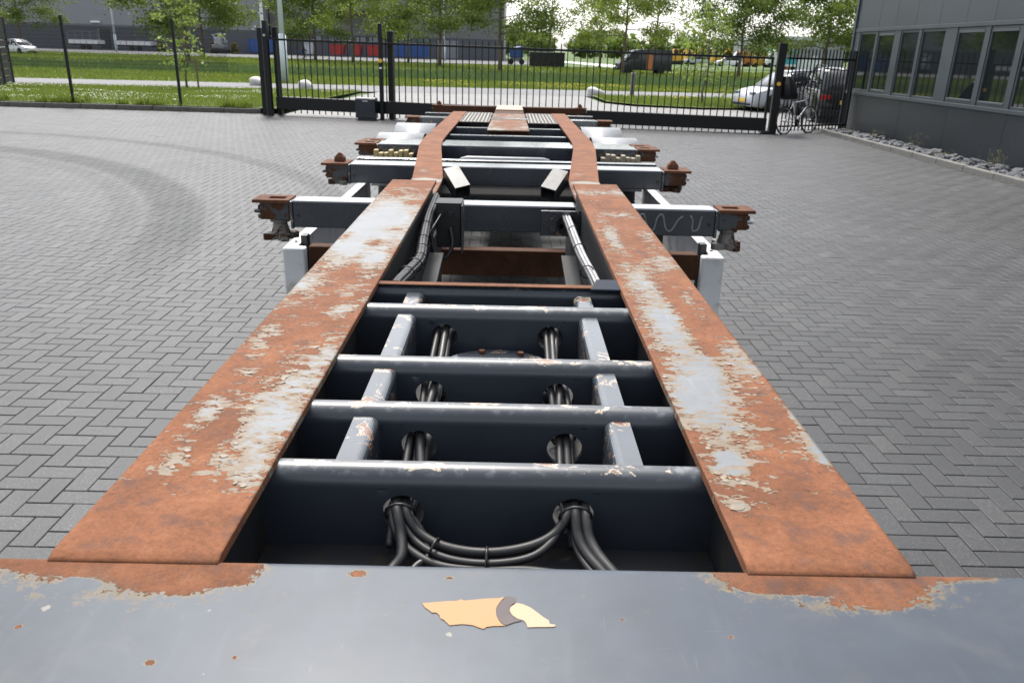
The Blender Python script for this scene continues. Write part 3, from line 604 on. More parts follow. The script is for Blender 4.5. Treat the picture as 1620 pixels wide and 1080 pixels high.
# slatted side fence at the far left
sf = thing('slatted_fence', 'dark slatted fence panel at the far left edge behind the mesh fence', 'fence', (-19.0, 31.0, .05))
A, B = Vector((-18.1, 29.2, .05)), Vector((-19.75, 33.1, .05)); D = (B-A).normalized(); N_ = Vector((D.y, -D.x, 0))
for k in range(9):
    z = .12+.255*k; mb = MB(); q = lambda p, o, zz: tuple(p+N_*o+Vector((0, 0, zz)))
    mb.hexa([q(A, -.015, z), q(B, -.015, z), q(B, .015, z), q(A, .015, z)], [q(A, -.015, z+.225), q(B, -.015, z+.225), q(B, .015, z+.225), q(A, .015, z+.225)]); mb.build('slat', 'gate', sf, bevel=.004)
for t in (0, .5, 1.):
    p = A.lerp(B, t); MB().box(p.x-.05, p.x+.05, p.y-.05, p.y+.05, 0, 2.5).build('post', 'gate', sf, bevel=.006)

# ================================================================== CONTAINER TRAILER
tr = thing('container_trailer', 'long rusty skeletal container trailer with grey gooseneck frame and cross bolsters', 'trailer', (0, .8, 0))
ZF = 1.304; KF = .968
ZG = 1.31                                   # gooseneck flange top
def field(x, y, base, amp, blobs, sc=(14, 9)):
    p = np.full_like(x, base)+amp*fbm(x*sc[0]+9, y*sc[1]+3, 4)
    for x0, y0, rx, ry, a in blobs: p = p+a*np.exp(-((x-x0)/rx)**2-((y-y0)/ry)**2)
    return p
def slab(name, mt, xs, ys, zfun, thick, fieldfun, parent):
    """gridded plate: top sheet carrying the wear layout, plus rim and underside"""
    X, Y = np.meshgrid(xs, ys); Z = zfun(X, Y); nx, ny = len(xs), len(ys); V = np.stack([X, Y, Z], 2).reshape(-1, 3); att = fieldfun(X, Y).ravel()
    i, j = np.meshgrid(np.arange(nx-1), np.arange(ny-1)); a = (j*nx+i).ravel(); F = np.stack([a, a+1, a+nx+1, a+nx], 1)
    per = list(range(nx))+[k*nx+nx-1 for k in range(1, ny)]+[(ny-1)*nx+k for k in range(nx-2, -1, -1)]+[k*nx for k in range(ny-2, 0, -1)]
    low = V[per]-np.array([0, 0, thick]); n0 = len(V); V = np.concatenate([V, low]); att = np.concatenate([att, att[per]])
    m_ = len(per); nT = len(F); side = np.array([(per[k], n0+k, n0+(k+1) % m_, per[(k+1) % m_]) for k in range(m_)]); F = np.concatenate([F, side])
    V = V-np.array(wloc(parent)); return npmesh(name, V, F, mt, parent, {'paintf': att}, nT)
def gn_z(X, Y):
    t = np.clip((.803-Y)/.013, 0, 1); t = t*t*(3-2*t); return ZG-.0045*t+.0012*fbm(X*25, Y*18, 3)
BL_L = [(-.355, 1.17, .05, .17, .62), (-.345, 1.0, .035, .045, .42), (-.335, 1.46, .03, .11, .42), (-.485, 1.56, .035, .075, .5), (-.47, 1.19, .018, .06, .42), (-.458, 1.03, .02, .055, .42),
        (-.46, 1.36, .02, .03, .3), (-.50, 1.95, .04, .10, .48), (-.36, 1.75, .03, .06, .36), (-.43, 2.72, .15, .55, .78), (-.44, 2.32, .05, .13, .35), (-.37, 2.2, .04, .14, .42), (-.41, 3.63, .3, .10, -.8), (-.40, 2.42, .04, .05, -.5), (-.36, 2.62, .05, .05, -.35), (-.5, 2.5, .02, .05, -.45),
        (-.36, 3.1, .04, .05, -.35), (-.45, 3.3, .03, .04, -.35), (-.40, 2.15, .025, .2, -.35), (-.41, .85, .2, .08, -.3)]
BL_R = [(.385, 1.68, .045, .28, .66), (.37, 1.28, .055, .14, .66), (.362, 1.06, .03, .055, .56), (.342, .935, .02, .02, .5), (.515, 1.22, .016, .065, .5), (.512, 1.09, .02, .055, .56), (.49, 1.47, .035, .12, .42),
        (.42, 1.42, .03, .06, .3), (.375, 2.08, .045, .13, .46), (.365, 2.55, .03, .22, .42), (.47, 2.25, .05, .10, .3), (.42, 2.95, .10, .06, .35), (.45, 3.45, .12, .08, .36), (.48, 2.6, .03, .08, .3), (.47, 1.9, .03, .09, .3), (.44, 1.75, .02, .2, -.3), (.41, .85, .2, .08, -.3)]
for sgn, bl in ((-1, BL_L), (1, BL_R)):
    gb = MB(); x0, x1 = sorted((sgn*.335, sgn*.345)); gb.prism([(.80, 1.14), (2.03, 1.14), (2.5, 1.02), (3.72, .98), (3.72, ZG-.0145), (.81, ZG-.024)], 0, x0, x1)
    beam = gb.build('gooseneck_beam', 'dark', tr)
    xs = np.linspace(*sorted((sgn*.314, sgn*.515)), 42); ysg = np.linspace(.790, 3.68, 500)
    slab('top_flange', 'flange', xs, ysg, gn_z, .013, lambda X, Y: field(X, Y, -.23, .42, bl), beam)
    x0, x1 = sorted((sgn*.485, sgn*.495)); MB().prism([(.80, 1.14), (2.03, 1.14), (2.5, 1.02), (3.72, .98), (3.72, ZG-.0145), (.81, ZG-.024)], 0, x0, x1).build('outer_web', 'dark', beam)
    x0, x1 = sorted((sgn*.316, sgn*.515)); MB().box(x0, x1, 2.5, 3.72, .962, .979).build('bottom_flange', 'rust_dark', beam, bevel=.004)
# curled paint flakes that stand proud of the flanges
V, F = [], []
def flake(x, y, s, z0):
    nseg = 7; a = rnd.uniform(0, 6.28); pts = [(rnd.uniform(.6, 1.1)*s*math.cos(a+6.283*k/nseg), rnd.uniform(.5, 1.0)*s*math.sin(a+6.283*k/nseg)) for k in range(nseg)]
    k0 = len(V); th = rnd.uniform(0, 6.28); lift = rnd.uniform(.08, .35)*s; V.append((x, y, z0+.0012+lift*.25))
    for px_, py_ in pts:
        h = .0008+lift*max(0., (px_*math.cos(th)+py_*math.sin(th))/s)**1.5; V.append((x+px_, y+py_, z0+h))
    F.extend([(k0, k0+1+k, k0+1+(k+1) % nseg) for k in range(nseg)])
for sgn, bl in ((-1, BL_L), (1, BL_R)):
    tries = 0; cnt = 0
    while cnt < 130 and tries < 20000:
        tries += 1; y = .9+2.7*rnd.random()**1.3; x = sgn*rnd.uniform(.322, .508); f = float(field(np.array([x]), np.array([y]), -.23, .42, bl)[0])
        if abs(f-.02) < .05: flake(x, y, rnd.uniform(.0022, .0055)*(1+.25*y), ZG); cnt += 1
flake(.337, .928, .013, ZG)
V = [(a, b_-.8, c) for a, b_, c in V]
struct(npmesh('paint_flakes', V, F, plain('curled_paint_flake', (.21, .165, .12), .6, scale=60, var=.3), tr), 'stuff')

# --- front bolster (nearest beam)
ZF = 1.304; KF = .968
BF = [(-.43, .815, .13, .050, -1.0), (-.31, .812, .035, .035, -.7), (-.36, .77, .05, .02, -.3), (.42, .825, .125, .052, -1.1), (.46, .785, .06, .03, -.55), (.33, .815, .04, .03, -.5), (.57, .830, .07, .014, -1.0), (-.56, .82, .06, .016, -1.0), (-.152, .803, .012, .008, -.7), (-.04, .799, .008, .005, -.55),
      (-.336, .65, .008, .006, -.7), (-.252, .66, .006, .004, -.65), (-.47, .775, .022, .012, .8), (.40, .775, .05, .006, .4), (-.092, .745, .002, .002, -.6), (-.1, .76, .003, .003, -.6), (.276, .704, .004, .003, -.6), (-.5, .7, .004, .003, -.6), (.16, .73, .004, .003, -.6), (.7, .72, .005, .004, -.6), (-.75, .75, .008, .006, -.7), (.36, .60, .006, .004, -.6), (-.17, .58, .007, .005, -.6), (-.44, .61, .003, .003, -.6), (.12, .61, .004, .003, -.6)]
def fb_z(X, Y):
    t = np.clip((Y-.79)/.016, 0, 1); return ZF-.012*t*t+.0003*fbm(X*20, Y*20, 2)
xsf = np.concatenate([np.linspace(-1.25, -.8, 24)[:-1], np.linspace(-.8, .8, 330), np.linspace(.8, 1.25, 24)[1:]]); ysf = np.concatenate([np.linspace(.36, .55, 14)[:-1], np.linspace(.55, .806, 78)])
BF = [(x*KF, y*KF, rx*KF, ry*KF, a) for x, y, rx, ry, a in BF]
fb = MB().box(-1.249, 1.249, .361, .804, 1.05, 1.275).build('front_bolster', 'chassis', tr, bevel=.01)
slab('top_plate', 'front_beam', xsf, ysf, fb_z, .012, lambda X, Y: field(X, Y, .42, .22, BF, (16, 20)), fb)
def decal(name, pts, mt, z=ZF+.0009):
    b_ = MB(); n_ = len(pts); b_.add([(x, y, z) for x, y in pts]+[(x, y, z-.0004) for x, y in pts], [tuple(range(n_))]+[(k, (k+1) % n_, n_+(k+1) % n_, n_+k) for k in range(n_)]); return b_.build(name, mt, fb)
def dpx(px_, py_):                           # measured on the beam's top, metres
    return (KF*(-.0805+(px_-180)*1.415e-4)+.012, KF*(.7505-(py_-410)*1.93e-4))
decal('sticker_remnant', [dpx(*q) for q in ((180, 410), (240, 402), (390, 385), (455, 383), (490, 368), (520, 378), (700, 355), (800, 350), (850, 335), (810, 385), (785, 430), (778, 470), (785, 510), (805, 550), (830, 580), (856, 592), (760, 597), (710, 605), (690, 622), (650, 612), (600, 592), (520, 585), (420, 597), (390, 570), (370, 550), (345, 542), (330, 512), (305, 490), (270, 492), (240, 468), (205, 445))], 'orange')
decal('sticker_remnant', [dpx(*q) for q in ((945, 390), (1000, 402), (1060, 432), (1120, 480), (1160, 515), (1200, 540), (1203, 568), (1252, 578), (1240, 592), (1190, 596), (1100, 598), (1030, 602), (1020, 570), (1000, 545), (950, 530), (910, 500), (888, 462), (895, 430))], 'cream')
decal('sticker_remnant', [dpx(*q) for q in ((858, 337), (880, 330), (940, 345), (942, 386), (912, 402), (890, 430), (885, 464), (905, 500), (945, 533), (985, 548), (930, 560), (862, 588), (835, 578), (808, 548), (790, 510), (782, 470), (789, 432), (815, 385))], 'brown')

# --- gooseneck cross members with cable holes
HX, HZ, HR = .127, 1.232, .031
def crossmember(yb, holes, mt, cap=None, zt=1.302):
    yf = yb-.034; b_ = MB(); zb = 1.168; hw = .3375; r_ = .028
    xs_ = [-hw, -HX-.04, -HX+.04, HX-.04, HX+.04, hw]; zs = [zb, HZ-.04, HZ+.04]
    for i in range(5):
        for j in range(2):
            xa, xb, za, zc_ = xs_[i], xs_[i+1], zs[j], zs[j+1]
            if holes and i in (1, 3) and j == 1:
                cx = (xa+xb)/2; n_ = 24; sq, ci = [], []
                for k in range(n_):
                    t = 2*math.pi*(k+.5)/n_; c, s_ = math.cos(t), math.sin(t); q = .04/max(abs(c), abs(s_)); sq.append((cx+c*q, yf, HZ+s_*q)); ci.append((cx+c*HR, yf, HZ+s_*HR))
                back = [(x, yf+.012, z) for x, _, z in ci]
                b_.add(sq+ci+back, [(k, (k+1) % n_, n_+(k+1) % n_, n_+k) for k in range(n_)]+[(n_+k, n_+(k+1) % n_, 2*n_+(k+1) % n_, 2*n_+k) for k in range(n_)])
                for k in range(4):          # square corners
                    t = math.pi/4+k*math.pi/2; cxn, czn = cx+.04*math.copysign(1, math.cos(t)), HZ+.04*math.copysign(1, math.sin(t)); a_i = int((t/(2*math.pi))*n_-.5) % n_
                    b_.add([sq[a_i], (cxn, yf, czn), sq[(a_i+1) % n_]], [(0, 1, 2)])
            else: b_.add([(xa, yf, za), (xb, yf, za), (xb, yf, zc_), (xa, yf, zc_)], [(0, 1, 2, 3)])
    prof = [(yf, HZ+.04), (yf, zt-r_)]+[(yf+r_*(1-math.cos(a)), zt-r_+r_*math.sin(a)) for a in np.linspace(.12, math.pi/2, 10)]+[(yb, zt), (yb, zt-.045)]
    nseg = 60
    for k in range(len(prof)-1):
        for i in range(nseg):
            xa, xb = -hw+2*hw*i/nseg, -hw+2*hw*(i+1)/nseg; (y0, z0), (y1, z1) = prof[k], prof[k+1]
            b_.add([(xa, y0, z0), (xb, y0, z0), (xb, y1, z1), (xa, y1, z1)], [(0, 1, 2, 3)])
    o = b_.build('crossmember', mt, tr)
    bm = bmesh.new(); bm.from_mesh(o.data); bmesh.ops.remove_doubles(bm, verts=bm.verts, dist=.0004); bmesh.ops.recalc_face_normals(bm, faces=bm.faces); bm.to_mesh(o.data); bm.free()
    for p in o.data.polygons: p.use_smooth = True
    e_ = o.modifiers.new('e', 'EDGE_SPLIT'); e_.split_angle = R(40)
    return o
def m_member():
    """blue-grey paint, chipped to primer and rust along the walked-on top edge"""
    b = NB('crossmember_paint'); v = b.coord(); f = b.noise(v, 5, 5, .6); col = b.ramp(f, [(.3, mul(GREY, .8)), (.7, mul(GREY, 1.2))])
    sx = b.n('ShaderNodeSeparateXYZ'); b.t.links.new(v, sx.inputs[0]); up = b.step(sx.outputs[2], 1.287, 1.303)
    g = b.noise(v, 20, 7, .62, .8, stretch=(.7, 1, 1)); g = b.math('ADD', g, b.math('MULTIPLY', b.math('SUBTRACT', up, 1.), .22)); r, _ = rust_col(b, v)
    col = b.mix(b.step(g, .565, .575), col, (.36, .30, .23)); col = b.mix(b.step(g, .60, .612), col, r)
    col = b.mix(b.math('MULTIPLY', b.math('MULTIPLY', up, b.step(b.noise(v, 55, 4), .5, .7)), .4), col, (.25, .27, .29))
    return b.pbr(col, b.math('ADD', .32, b.math('MULTIPLY', f, .15)), 0, .5, b.bump(b.noise(v, 50, 2), .05, .002), **{'Coat Weight': .2, 'Coat Roughness': .2})
M['member'] = m_member()
MY = [1.054, 1.266, 1.484, 1.830, 2.016]
for k, yb in enumerate(MY): crossmember(yb, k < 4, 'member')
MB().box(-.32, .32, 1.985, 2.012, 1.3025, 1.3055).build('edge_strip', m_rust('flaked_edge_rust', .95, (.35, .28, .2), .57), tr, bevel=.001)
# longitudinal stiffeners
for sgn in (-1, 1):
    for a, c in zip(MY, MY[1:]):
        w2 = .0215; zt = 1.287; r_ = .014; inn = -sgn     # rounded towards the middle
        pr = [(sgn*.215+inn*w2, 1.19), (sgn*.215+inn*w2, zt-r_)]+[(sgn*.215+inn*(w2-r_+r_*math.cos(t)), zt-r_+r_*math.sin(t)) for t in np.linspace(.2, math.pi/2, 6)]+[(sgn*.215-inn*w2, zt), (sgn*.215-inn*w2, zt-.006), (sgn*.215-inn*w2, 1.19)]
        MB().prism(pr, 1, a+.001, c-.0345).build('stiffener', 'chassis_worn', tr)
MB().box(-.334, .334, .824, 2.03, 1.158, 1.1755).build('floor_plate', 'dark', tr)
kc = MB(); kc.lathe((0, 1.64, 1.176), [(.15, 0), (.15, .026), (.14, .031), (.0, .031)], 36); kc = kc.build('kingpin_cover', 'chassis_chip', tr, bevel=.002)
for k in range(8):
    a = k*math.pi/4+.3; MB().cyl((.12*math.cos(a), 1.64+.12*math.sin(a), 1.206), (.12*math.cos(a), 1.64+.12*math.sin(a), 1.215), .008, n=6).build('bolt', 'rust', kc)
# --- cables
def cable(pts, r_, mt='cable', n=10): return MB().tube(spline(pts, n), r_, 10).build('cable', mt, tr, smooth=True)
def tie(c, d, r_): 
    b_ = MB(); ps = b_.ring(c, d, r_, 14); b_.tube([tuple(p) for p in ps]+[tuple(ps[0])], .0022, 6); return b_.build('cable_tie', 'black', tr, smooth=True)
for sgn in (-1, 1):
    offs = [(-.013, .010), (.004, .012), (-.004, -.004), (.012, -.002), (-.016, -.008)] if sgn < 0 else [(-.012, .012), (.003, .012), (.013, .005), (-.002, -.005)]
    for k, (ox, oz) in enumerate(offs):
        x = sgn*HX+ox; z = HZ+oz+.004; pts = []
        for a, c in zip(MY[:4], MY[1:5]):
            pts += [(x+rnd.uniform(-.003, .003), a-.017, z), (x+rnd.uniform(-.008, .008), (a+c)/2-.015, z-.034+rnd.uniform(-.006, .006))]
        pts += [(x, MY[4]-.06, z-.02)]
        if k > 2: pts = [(x, .985, z-.03)]+pts
        cable(pts, .0068+.0012*(k % 2), 'cable' if (k+sgn) % 3 else 'cable_dusty')
    for yb in MY[:4]:
        tie((sgn*HX, yb+.02, HZ+.004), (0, 1, -.2), .024); tie((sgn*HX-.002, yb+.085, HZ-.024), (0, 1, .1), .022)
z0 = HZ+.010
cable([(-.135, 1.06, z0), (-.134, 1.01, z0+.008), (-.124, .975, 1.226), (-.120, .945, 1.21), (-.132, .925, 1.20), (-.15, .88, 1.188), (-.17, .84, 1.184)], .0082)
cable([(-.125, 1.06, z0+.004), (-.122, 1.01, z0+.004), (-.10, .985, 1.224), (-.06, .965, 1.213), (0, .957, 1.21), (.06, .968, 1.214), (.098, .985, 1.226), (.118, 1.01, z0+.004), (.12, 1.06, z0+.004)], .0078)
cable([(-.130, 1.06, z0-.008), (-.126, 1.01, z0-.006), (-.105, .975, 1.217), (-.06, .948, 1.207), (.0, .94, 1.204), (.06, .95, 1.208), (.094, .975, 1.22), (.112, 1.01, z0-.006), (.115, 1.06, z0-.01)], .0062)
cable([(-.14, 1.06, z0-.006), (-.142, 1.01, z0-.004), (-.12, .97, 1.213), (-.07, .94, 1.20), (-.005, .935, 1.197), (.06, .935, 1.197), (.12, .925, 1.195), (.18, .90, 1.190), (.24, .87, 1.184)], .0072)
cable([(-.118, 1.06, z0), (-.115, 1.01, z0+.002), (-.094, .985, 1.222), (-.083, .955, 1.206), (-.10, .935, 1.20), (-.118, .90, 1.19)], .005, 'cable_dusty')
cable([(.127, 1.06, z0+.006), (.128, 1.01, z0+.006), (.131, .98, 1.226), (.142, .955, 1.213), (.163, .925, 1.203), (.19, .89, 1.19), (.21, .86, 1.184)], .0086)
cable([(.142, 1.06, z0), (.143, 1.01, z0+.004), (.147, .98, 1.224), (.158, .955, 1.212), (.178, .925, 1.202), (.205, .89, 1.19), (.225, .86, 1.184)], .0086, 'cable_dusty')
cable([(.12, 1.06, z0-.01), (.124, 1.01, z0-.008), (.128, .975, 1.214), (.139, .945, 1.204), (.155, .92, 1.197), (.18, .88, 1.186)], .006)
tie((.128, .998, z0+.002), (0, 1, .3), .024); tie((-.128, 1.0, z0+.002), (0, 1, .3), .022); tie((.0, .949, 1.207), (1, 0, 0), .015); tie((-.075, .962, 1.212), (1, -.4, -.2), .015)
cable([(-.10, 1.24, 1.20), (-.05, 1.17, 1.222), (.02, 1.155, 1.215), (.1, 1.17, 1.205), (.13, 1.22, 1.215)], .0065)
MB().hexa([(.235, 1.965, 1.303), (.335, 1.965, 1.303), (.345, 2.06, 1.303), (.26, 2.06, 1.303)], [(.235, 1.965, 1.309), (.335, 1.965, 1.309), (.345, 2.06, 1.309), (.26, 2.06, 1.309)]).build('corner_gusset', 'gusset', tr, bevel=.003)
# bundles and boxes on the gooseneck webs behind the last member
for k in range(6):
    dx, dz_ = .010*math.cos(k*1.05), .010*math.sin(k*1.05)
    cable([(-.27+dx, 2.02, 1.20+dz_), (-.30+dx, 2.16, 1.235+dz_), (-.285+dx, 2.34, 1.235+dz_), (-.275+dx, 2.6, 1.215+dz_), (-.29+dx, 2.85, 1.22+dz_), (-.305+dx, 3.2, 1.24+dz_), (-.31+dx, 3.6, 1.25+dz_)], .0088, 'cable_dusty' if k % 2 == 0 else 'cable')
for y, x, z in ((2.18, -.297, 1.235), (2.34, -.286, 1.235), (2.48, -.278, 1.225), (2.6, -.275, 1.215), (2.72, -.28, 1.217), (2.85, -.29, 1.22), (3.05, -.30, 1.23)): tie((x, y, z), (0, 1, 0), .024)
for k in range(3):
    cable([(.30-.014*k, 2.02, 1.15), (.312-.014*k, 2.12, 1.18+.004*k), (.302-.013*k, 2.3, 1.222+.004*k), (.285-.012*k, 2.7, 1.225), (.28-.012*k, 3.2, 1.222), (.285-.012*k, 3.55, 1.2)], .0062, 'cable_light' if k != 2 else 'cable')
for y in (2.45, 2.75, 3.05): tie((.275, y, 1.224), (0, 1, 0), .021)
jb = MB().box(-.278, -.176, 3.25, 3.36, 1.10, 1.28).build('junction_box', 'black', tr, bevel=.004)
MB().box(-.281, -.172, 3.246, 3.366, 1.281, 1.287).build('lid', 'dark', jb, bevel=.002); MB().box(-.1745, -.168, 3.235, 3.37, 1.08, 1.279).build('side_plate', 'steel_dark', jb, bevel=.001)
for x in (-.255, -.218): MB().cyl((x, 3.249, 1.245), (x, 3.225, 1.245), .011, n=8).build('gland', 'black', jb)
cable([(-.255, 3.225, 1.245), (-.275, 3.1, 1.22), (-.29, 2.9, 1.215)], .0035, 'cable_dusty'); cable([(-.218, 3.225, 1.19), (-.208, 3.2, 1.12), (-.24, 3.18, 1.07), (-.28, 3.2, 1.09), (-.30, 3.25, 1.15)], .009)
bp = MB().box(.16, .335, 3.42, 3.428, 1.12, 1.232).build('gland_bracket', 'chassis_chip', tr, bevel=.02)
for k, (x, z) in enumerate([(.19, 1.20), (.225, 1.20), (.185, 1.165), (.215, 1.15), (.25, 1.165)]): MB().cyl((x, 3.4195, z), (x, 3.414, z), .012, n=10).build('gland', 'steel_dark', bp)
MB().lathe((.275, 3.418, 1.17), [(.032, -.004), (.045, -.006), (.045, 0), (.032, 0)], 20, 1).build('grommet', 'black', bp)
# gusset plates between gooseneck and main frame
for sgn in (-1, 1):
    x0, x1 = sorted((sgn*.295, sgn*.307)); MB().prism([(2.05, .93), (3.3, .82), (3.7, .82), (3.7, 1.1), (3.0, 1.14), (2.05, 1.165)], 0, x0, x1).build('gusset_plate', 'dark', tr)
    x0, x1 = sorted((sgn*.235, sgn*.294)); MB().hexa([(x0, 2.25, 1.02), (x1, 2.25, 1.02), (x1, 3.1, 1.10), (x0, 3.1, 1.10)], [(x0, 2.25, 1.035), (x1, 2.25, 1.035), (x1, 3.1, 1.115), (x0, 3.1, 1.115)]).build('cable_channel', 'dark', tr, bevel=.002)
MB().cyl((-.26, 2.2, 1.02), (.2, 2.08, 1.0), .012, n=8).build('air_pipe', 'steel_dark', tr, smooth=True)
MB().box(-.29, .29, 2.9, 2.93, .80, .83).build('tie_bar', 'dark', tr)

# --- main frame
def zm(y): return 1.168-.0115*(y-4.5)
def xm(y): return float(np.interp(y, [3.3, 4.4, 4.7, 6.55, 7.0, 7.4, 20], [.452, .452, .458, .622, .645, .65, .65]))
for sgn in (-1, 1):
    ysm = np.concatenate([np.linspace(3.5, 7.5, 150)[:-1], np.linspace(7.5, 10.95, 60)]); cx = np.array([xm(y) for y in ysm]); us = np.linspace(-.089, .089, 14)
    b_ = MB()
    for a, c in zip(ysm[::8], list(ysm[8::8])+[ysm[-1]]):
        if c-a < .02: continue
        for xo in (sgn*xm(a),):
            b_.hexa([(xo-.006, a, zm(a)-.36), (xo+.006, a, zm(a)-.36), (sgn*xm(c)+.006, c, zm(c)-.36), (sgn*xm(c)-.006, c, zm(c)-.36)], [(xo-.006, a, zm(a)-.0135), (xo+.006, a, zm(a)-.0135), (sgn*xm(c)+.006, c, zm(c)-.0135), (sgn*xm(c)-.006, c, zm(c)-.0135)])
    beam = b_.build('main_beam', 'dark', tr)
    U, Yg = np.meshgrid(us, ysm); CX = np.array([xm(y) for y in ysm])[:, None]*sgn
    att = field(U*1.0, Yg, -.42, .4, [(0, 4.62, .12, .10, .75), (.0, 4.2, .15, .35, .5), (-.03, 5.0, .05, .08, .4), (.05, 5.9, .05, .06, .3), (.0, 8.4, .1, .05, .15)], (10, 10))
    Z = zm(Yg)+.0*U; V = np.stack([CX+U, Yg-.8, Z], 2).reshape(-1, 3); nx = len(us); ny = len(ysm); i, j = np.meshgrid(np.arange(nx-1), np.arange(ny-1)); a = (j*nx+i).ravel()
    o = npmesh('top_flange', V, np.stack([a, a+1, a+nx+1, a+nx], 1), 'rear_flange', beam, {'paintf': att.ravel()}); q = o.modifiers.new('s', 'SOLIDIFY'); q.thickness = .013; q.offset = -1
# --- transverse bolsters
def casting(par, sgn, yf, yb, zt, kind, big=True):
    X = lambda a, c: sorted((sgn*a, sgn*c)); ym = (yf+yb)/2; dy = max(.075, (yb-yf)/2)
    pl = MB(); x0, x1 = X(1.085, 1.268)
    if kind == 'slot':
        for xa, xb, ya, yb_ in ((*X(1.085, 1.115), ym-dy, ym+dy), (*X(1.20, 1.268), ym-dy, ym+dy), (*X(1.115, 1.20), ym-dy, ym-.03), (*X(1.115, 1.20), ym+.03, ym+dy)): pl.box(xa, xb, ya, yb_, zt-.014, zt+.002)
    else: pl.box(x0, x1, ym-dy, ym+dy, zt-.014, zt+.002)
    pl.build('corner_plate', m_rust_plate, par)
    bd = MB()
    for xa, xb, ya, yb_ in ((*X(1.071, 1.09), ym-dy+.01, ym+dy-.01), (*X(1.215, 1.235), ym-dy+.01, ym+dy-.01), (*X(1.09, 1.215), ym-dy+.01, ym-dy+.022), (*X(1.09, 1.215), ym+dy-.022, ym+dy-.01)): bd.box(xa, xb, ya, yb_, zt-.10, zt-.0145)
    bd.box(*X(1.09, 1.215), ym-dy+.022, ym+dy-.022, zt-.10, zt-.085)
    bd.box(*X(1.2352, 1.25), ym-.05, ym+.02, zt-.05, zt-.03); bd.box(*X(1.2352, 1.252), ym-.05, ym+.02, zt-.098, zt-.078)
    bd.build('casting', 'rust_paint', par, bevel=.003)
    cx = sgn*1.155
    if kind == 'cone':
        c = MB(); w = .036; c.hexa([(cx-w, ym-w*.8, zt+.0025), (cx+w, ym-w*.8, zt+.0025), (cx+w, ym+w*.8, zt+.0025), (cx-w, ym+w*.8, zt+.0025)], [(cx-w, ym-w*.8, zt+.03), (cx+w, ym-w*.8, zt+.03), (cx+w, ym+w*.8, zt+.03), (cx-w, ym+w*.8, zt+.03)])
        c.add([(cx-w, ym-w*.8, zt+.0301), (cx+w, ym-w*.8, zt+.0301), (cx+w, ym+w*.8, zt+.0301), (cx-w, ym+w*.8, zt+.0301), (cx-.01, ym-.01, zt+.062), (cx+.01, ym-.01, zt+.062), (cx+.01, ym+.01, zt+.062), (cx-.01, ym+.01, zt+.062)], [(0, 1, 5, 4), (1, 2, 6, 5), (2, 3, 7, 6), (3, 0, 4, 7), (4, 5, 6, 7)])
        c.build('twistlock', 'rust', par, bevel=.006, seg=3)
    if big:
        s_ = zt-.1005; c = MB(); long = kind == 'slot'
        d1 = .075 if long else .015
        if long: c.lathe((cx, ym, s_), [(.05, 0), (.05, -.018), (.036, -.022), (.036, -.03), (.048, -d1)], 16)
        else: c.lathe((cx, ym, s_), [(.06, 0), (.06, -d1)], 16)
        c.build('lock_shaft', 'lock', par, smooth=False)
        h = MB(); zz = s_-d1-.0005
        for k in range(4):
            a = k*math.pi/2+.5; c_, q_ = math.cos(a), math.sin(a); pr = [(.0, -.028), (.05, -.03), (.09, -.016), (.092, .016), (.05, .03), (0, .028)]
            pts = [(cx+u*c_-v*q_, ym+u*q_+v*c_) for u, v in pr]; n_ = 6; h.add([(x, y, zz) for x, y in pts]+[(x, y, zz-.034) for x, y in pts], [tuple(range(n_)), tuple(range(2*n_-1, n_-1, -1))]+[(k2, (k2+1) % n_, n_+(k2+1) % n_, n_+k2) for k2 in range(n_)])
        h.build('lock_nut', 'lock', par, bevel=.005)
    MB().cyl((sgn*1.2365, ym-.03, zt-.062), (sgn*1.272, ym-.03, zt-.062), .011, n=10).build('lock_pin', 'galv' if sgn > 0 else 'steel_dark', par)
m_rust_plate = m_rust('rusty_corner_plate', .7, (.36, .29, .21), .66)
def bolster(yf, yb, zt, zb, kind, mt='chassis', big=True, xe=1.07, locks=True):
    o = MB().box(-xe, xe, yf, yb, zb, zt).build('bolster', mt, tr, bevel=.008, seg=3)
    if locks:
        for sgn in (-1, 1):
            casting(o, sgn, yf, yb, zt, kind, big)
            x0, x1 = sorted((sgn*1.0702, sgn*1.083)); MB().box(x0, x1, yf-.004, yb+.004, zb-.006, zt-.004).build('end_plate', 'chassis_worn', o, bevel=.002)
            MB().cyl((sgn*1.04, yf-.0005, zt-.075), (sgn*1.04, yf-.003, zt-.075), .009, n=12).build('drain_hole', 'black', o)
    return o
b1 = bolster(3.99, 4.12, 1.145, 1.007, 'slot')
sq = MB()
def squig(pts): sq.tube([(x, 3.9885, z) for x, z in pts], .0045, 5)
squig([(q.x, q.z) for q in spline([(.66, 0, 1.07), (.68, 0, 1.105), (.705, 0, 1.115), (.725, 0, 1.06), (.735, 0, 1.035), (.76, 0, 1.04), (.775, 0, 1.10), (.80, 0, 1.115), (.82, 0, 1.05), (.84, 0, 1.032), (.86, 0, 1.05), (.88, 0, 1.09), (.905, 0, 1.112)], 8)])
squig([(q.x, q.z) for q in spline([(.94, 0, 1.115), (.955, 0, 1.09), (.958, 0, 1.04), (.985, 0, 1.045), (.995, 0, 1.09), (1.0, 0, 1.11)], 8)])
sq.build('chalk_mark', 'chalk', b1)
bolster(5.50, 5.70, 1.125, .995, 'cone')
MB().box(-1.12, 1.12, 6.02, 6.09, 1.02, 1.10).build('stay_bar', 'chassis', tr, bevel=.006)
bolster(6.73, 6.97, 1.126, 1.01, 'slot', 'chassis', False)
bolster(7.0, 7.26, 1.112, 1.0, 'slot', 'chassis', False)
bolster(10.0, 10.2, 1.085, .97, 'none', 'chassis_chip', False)
bolster(11.05, 11.15, 1.06, .97, 'none', 'chassis', False, 1.13, False)
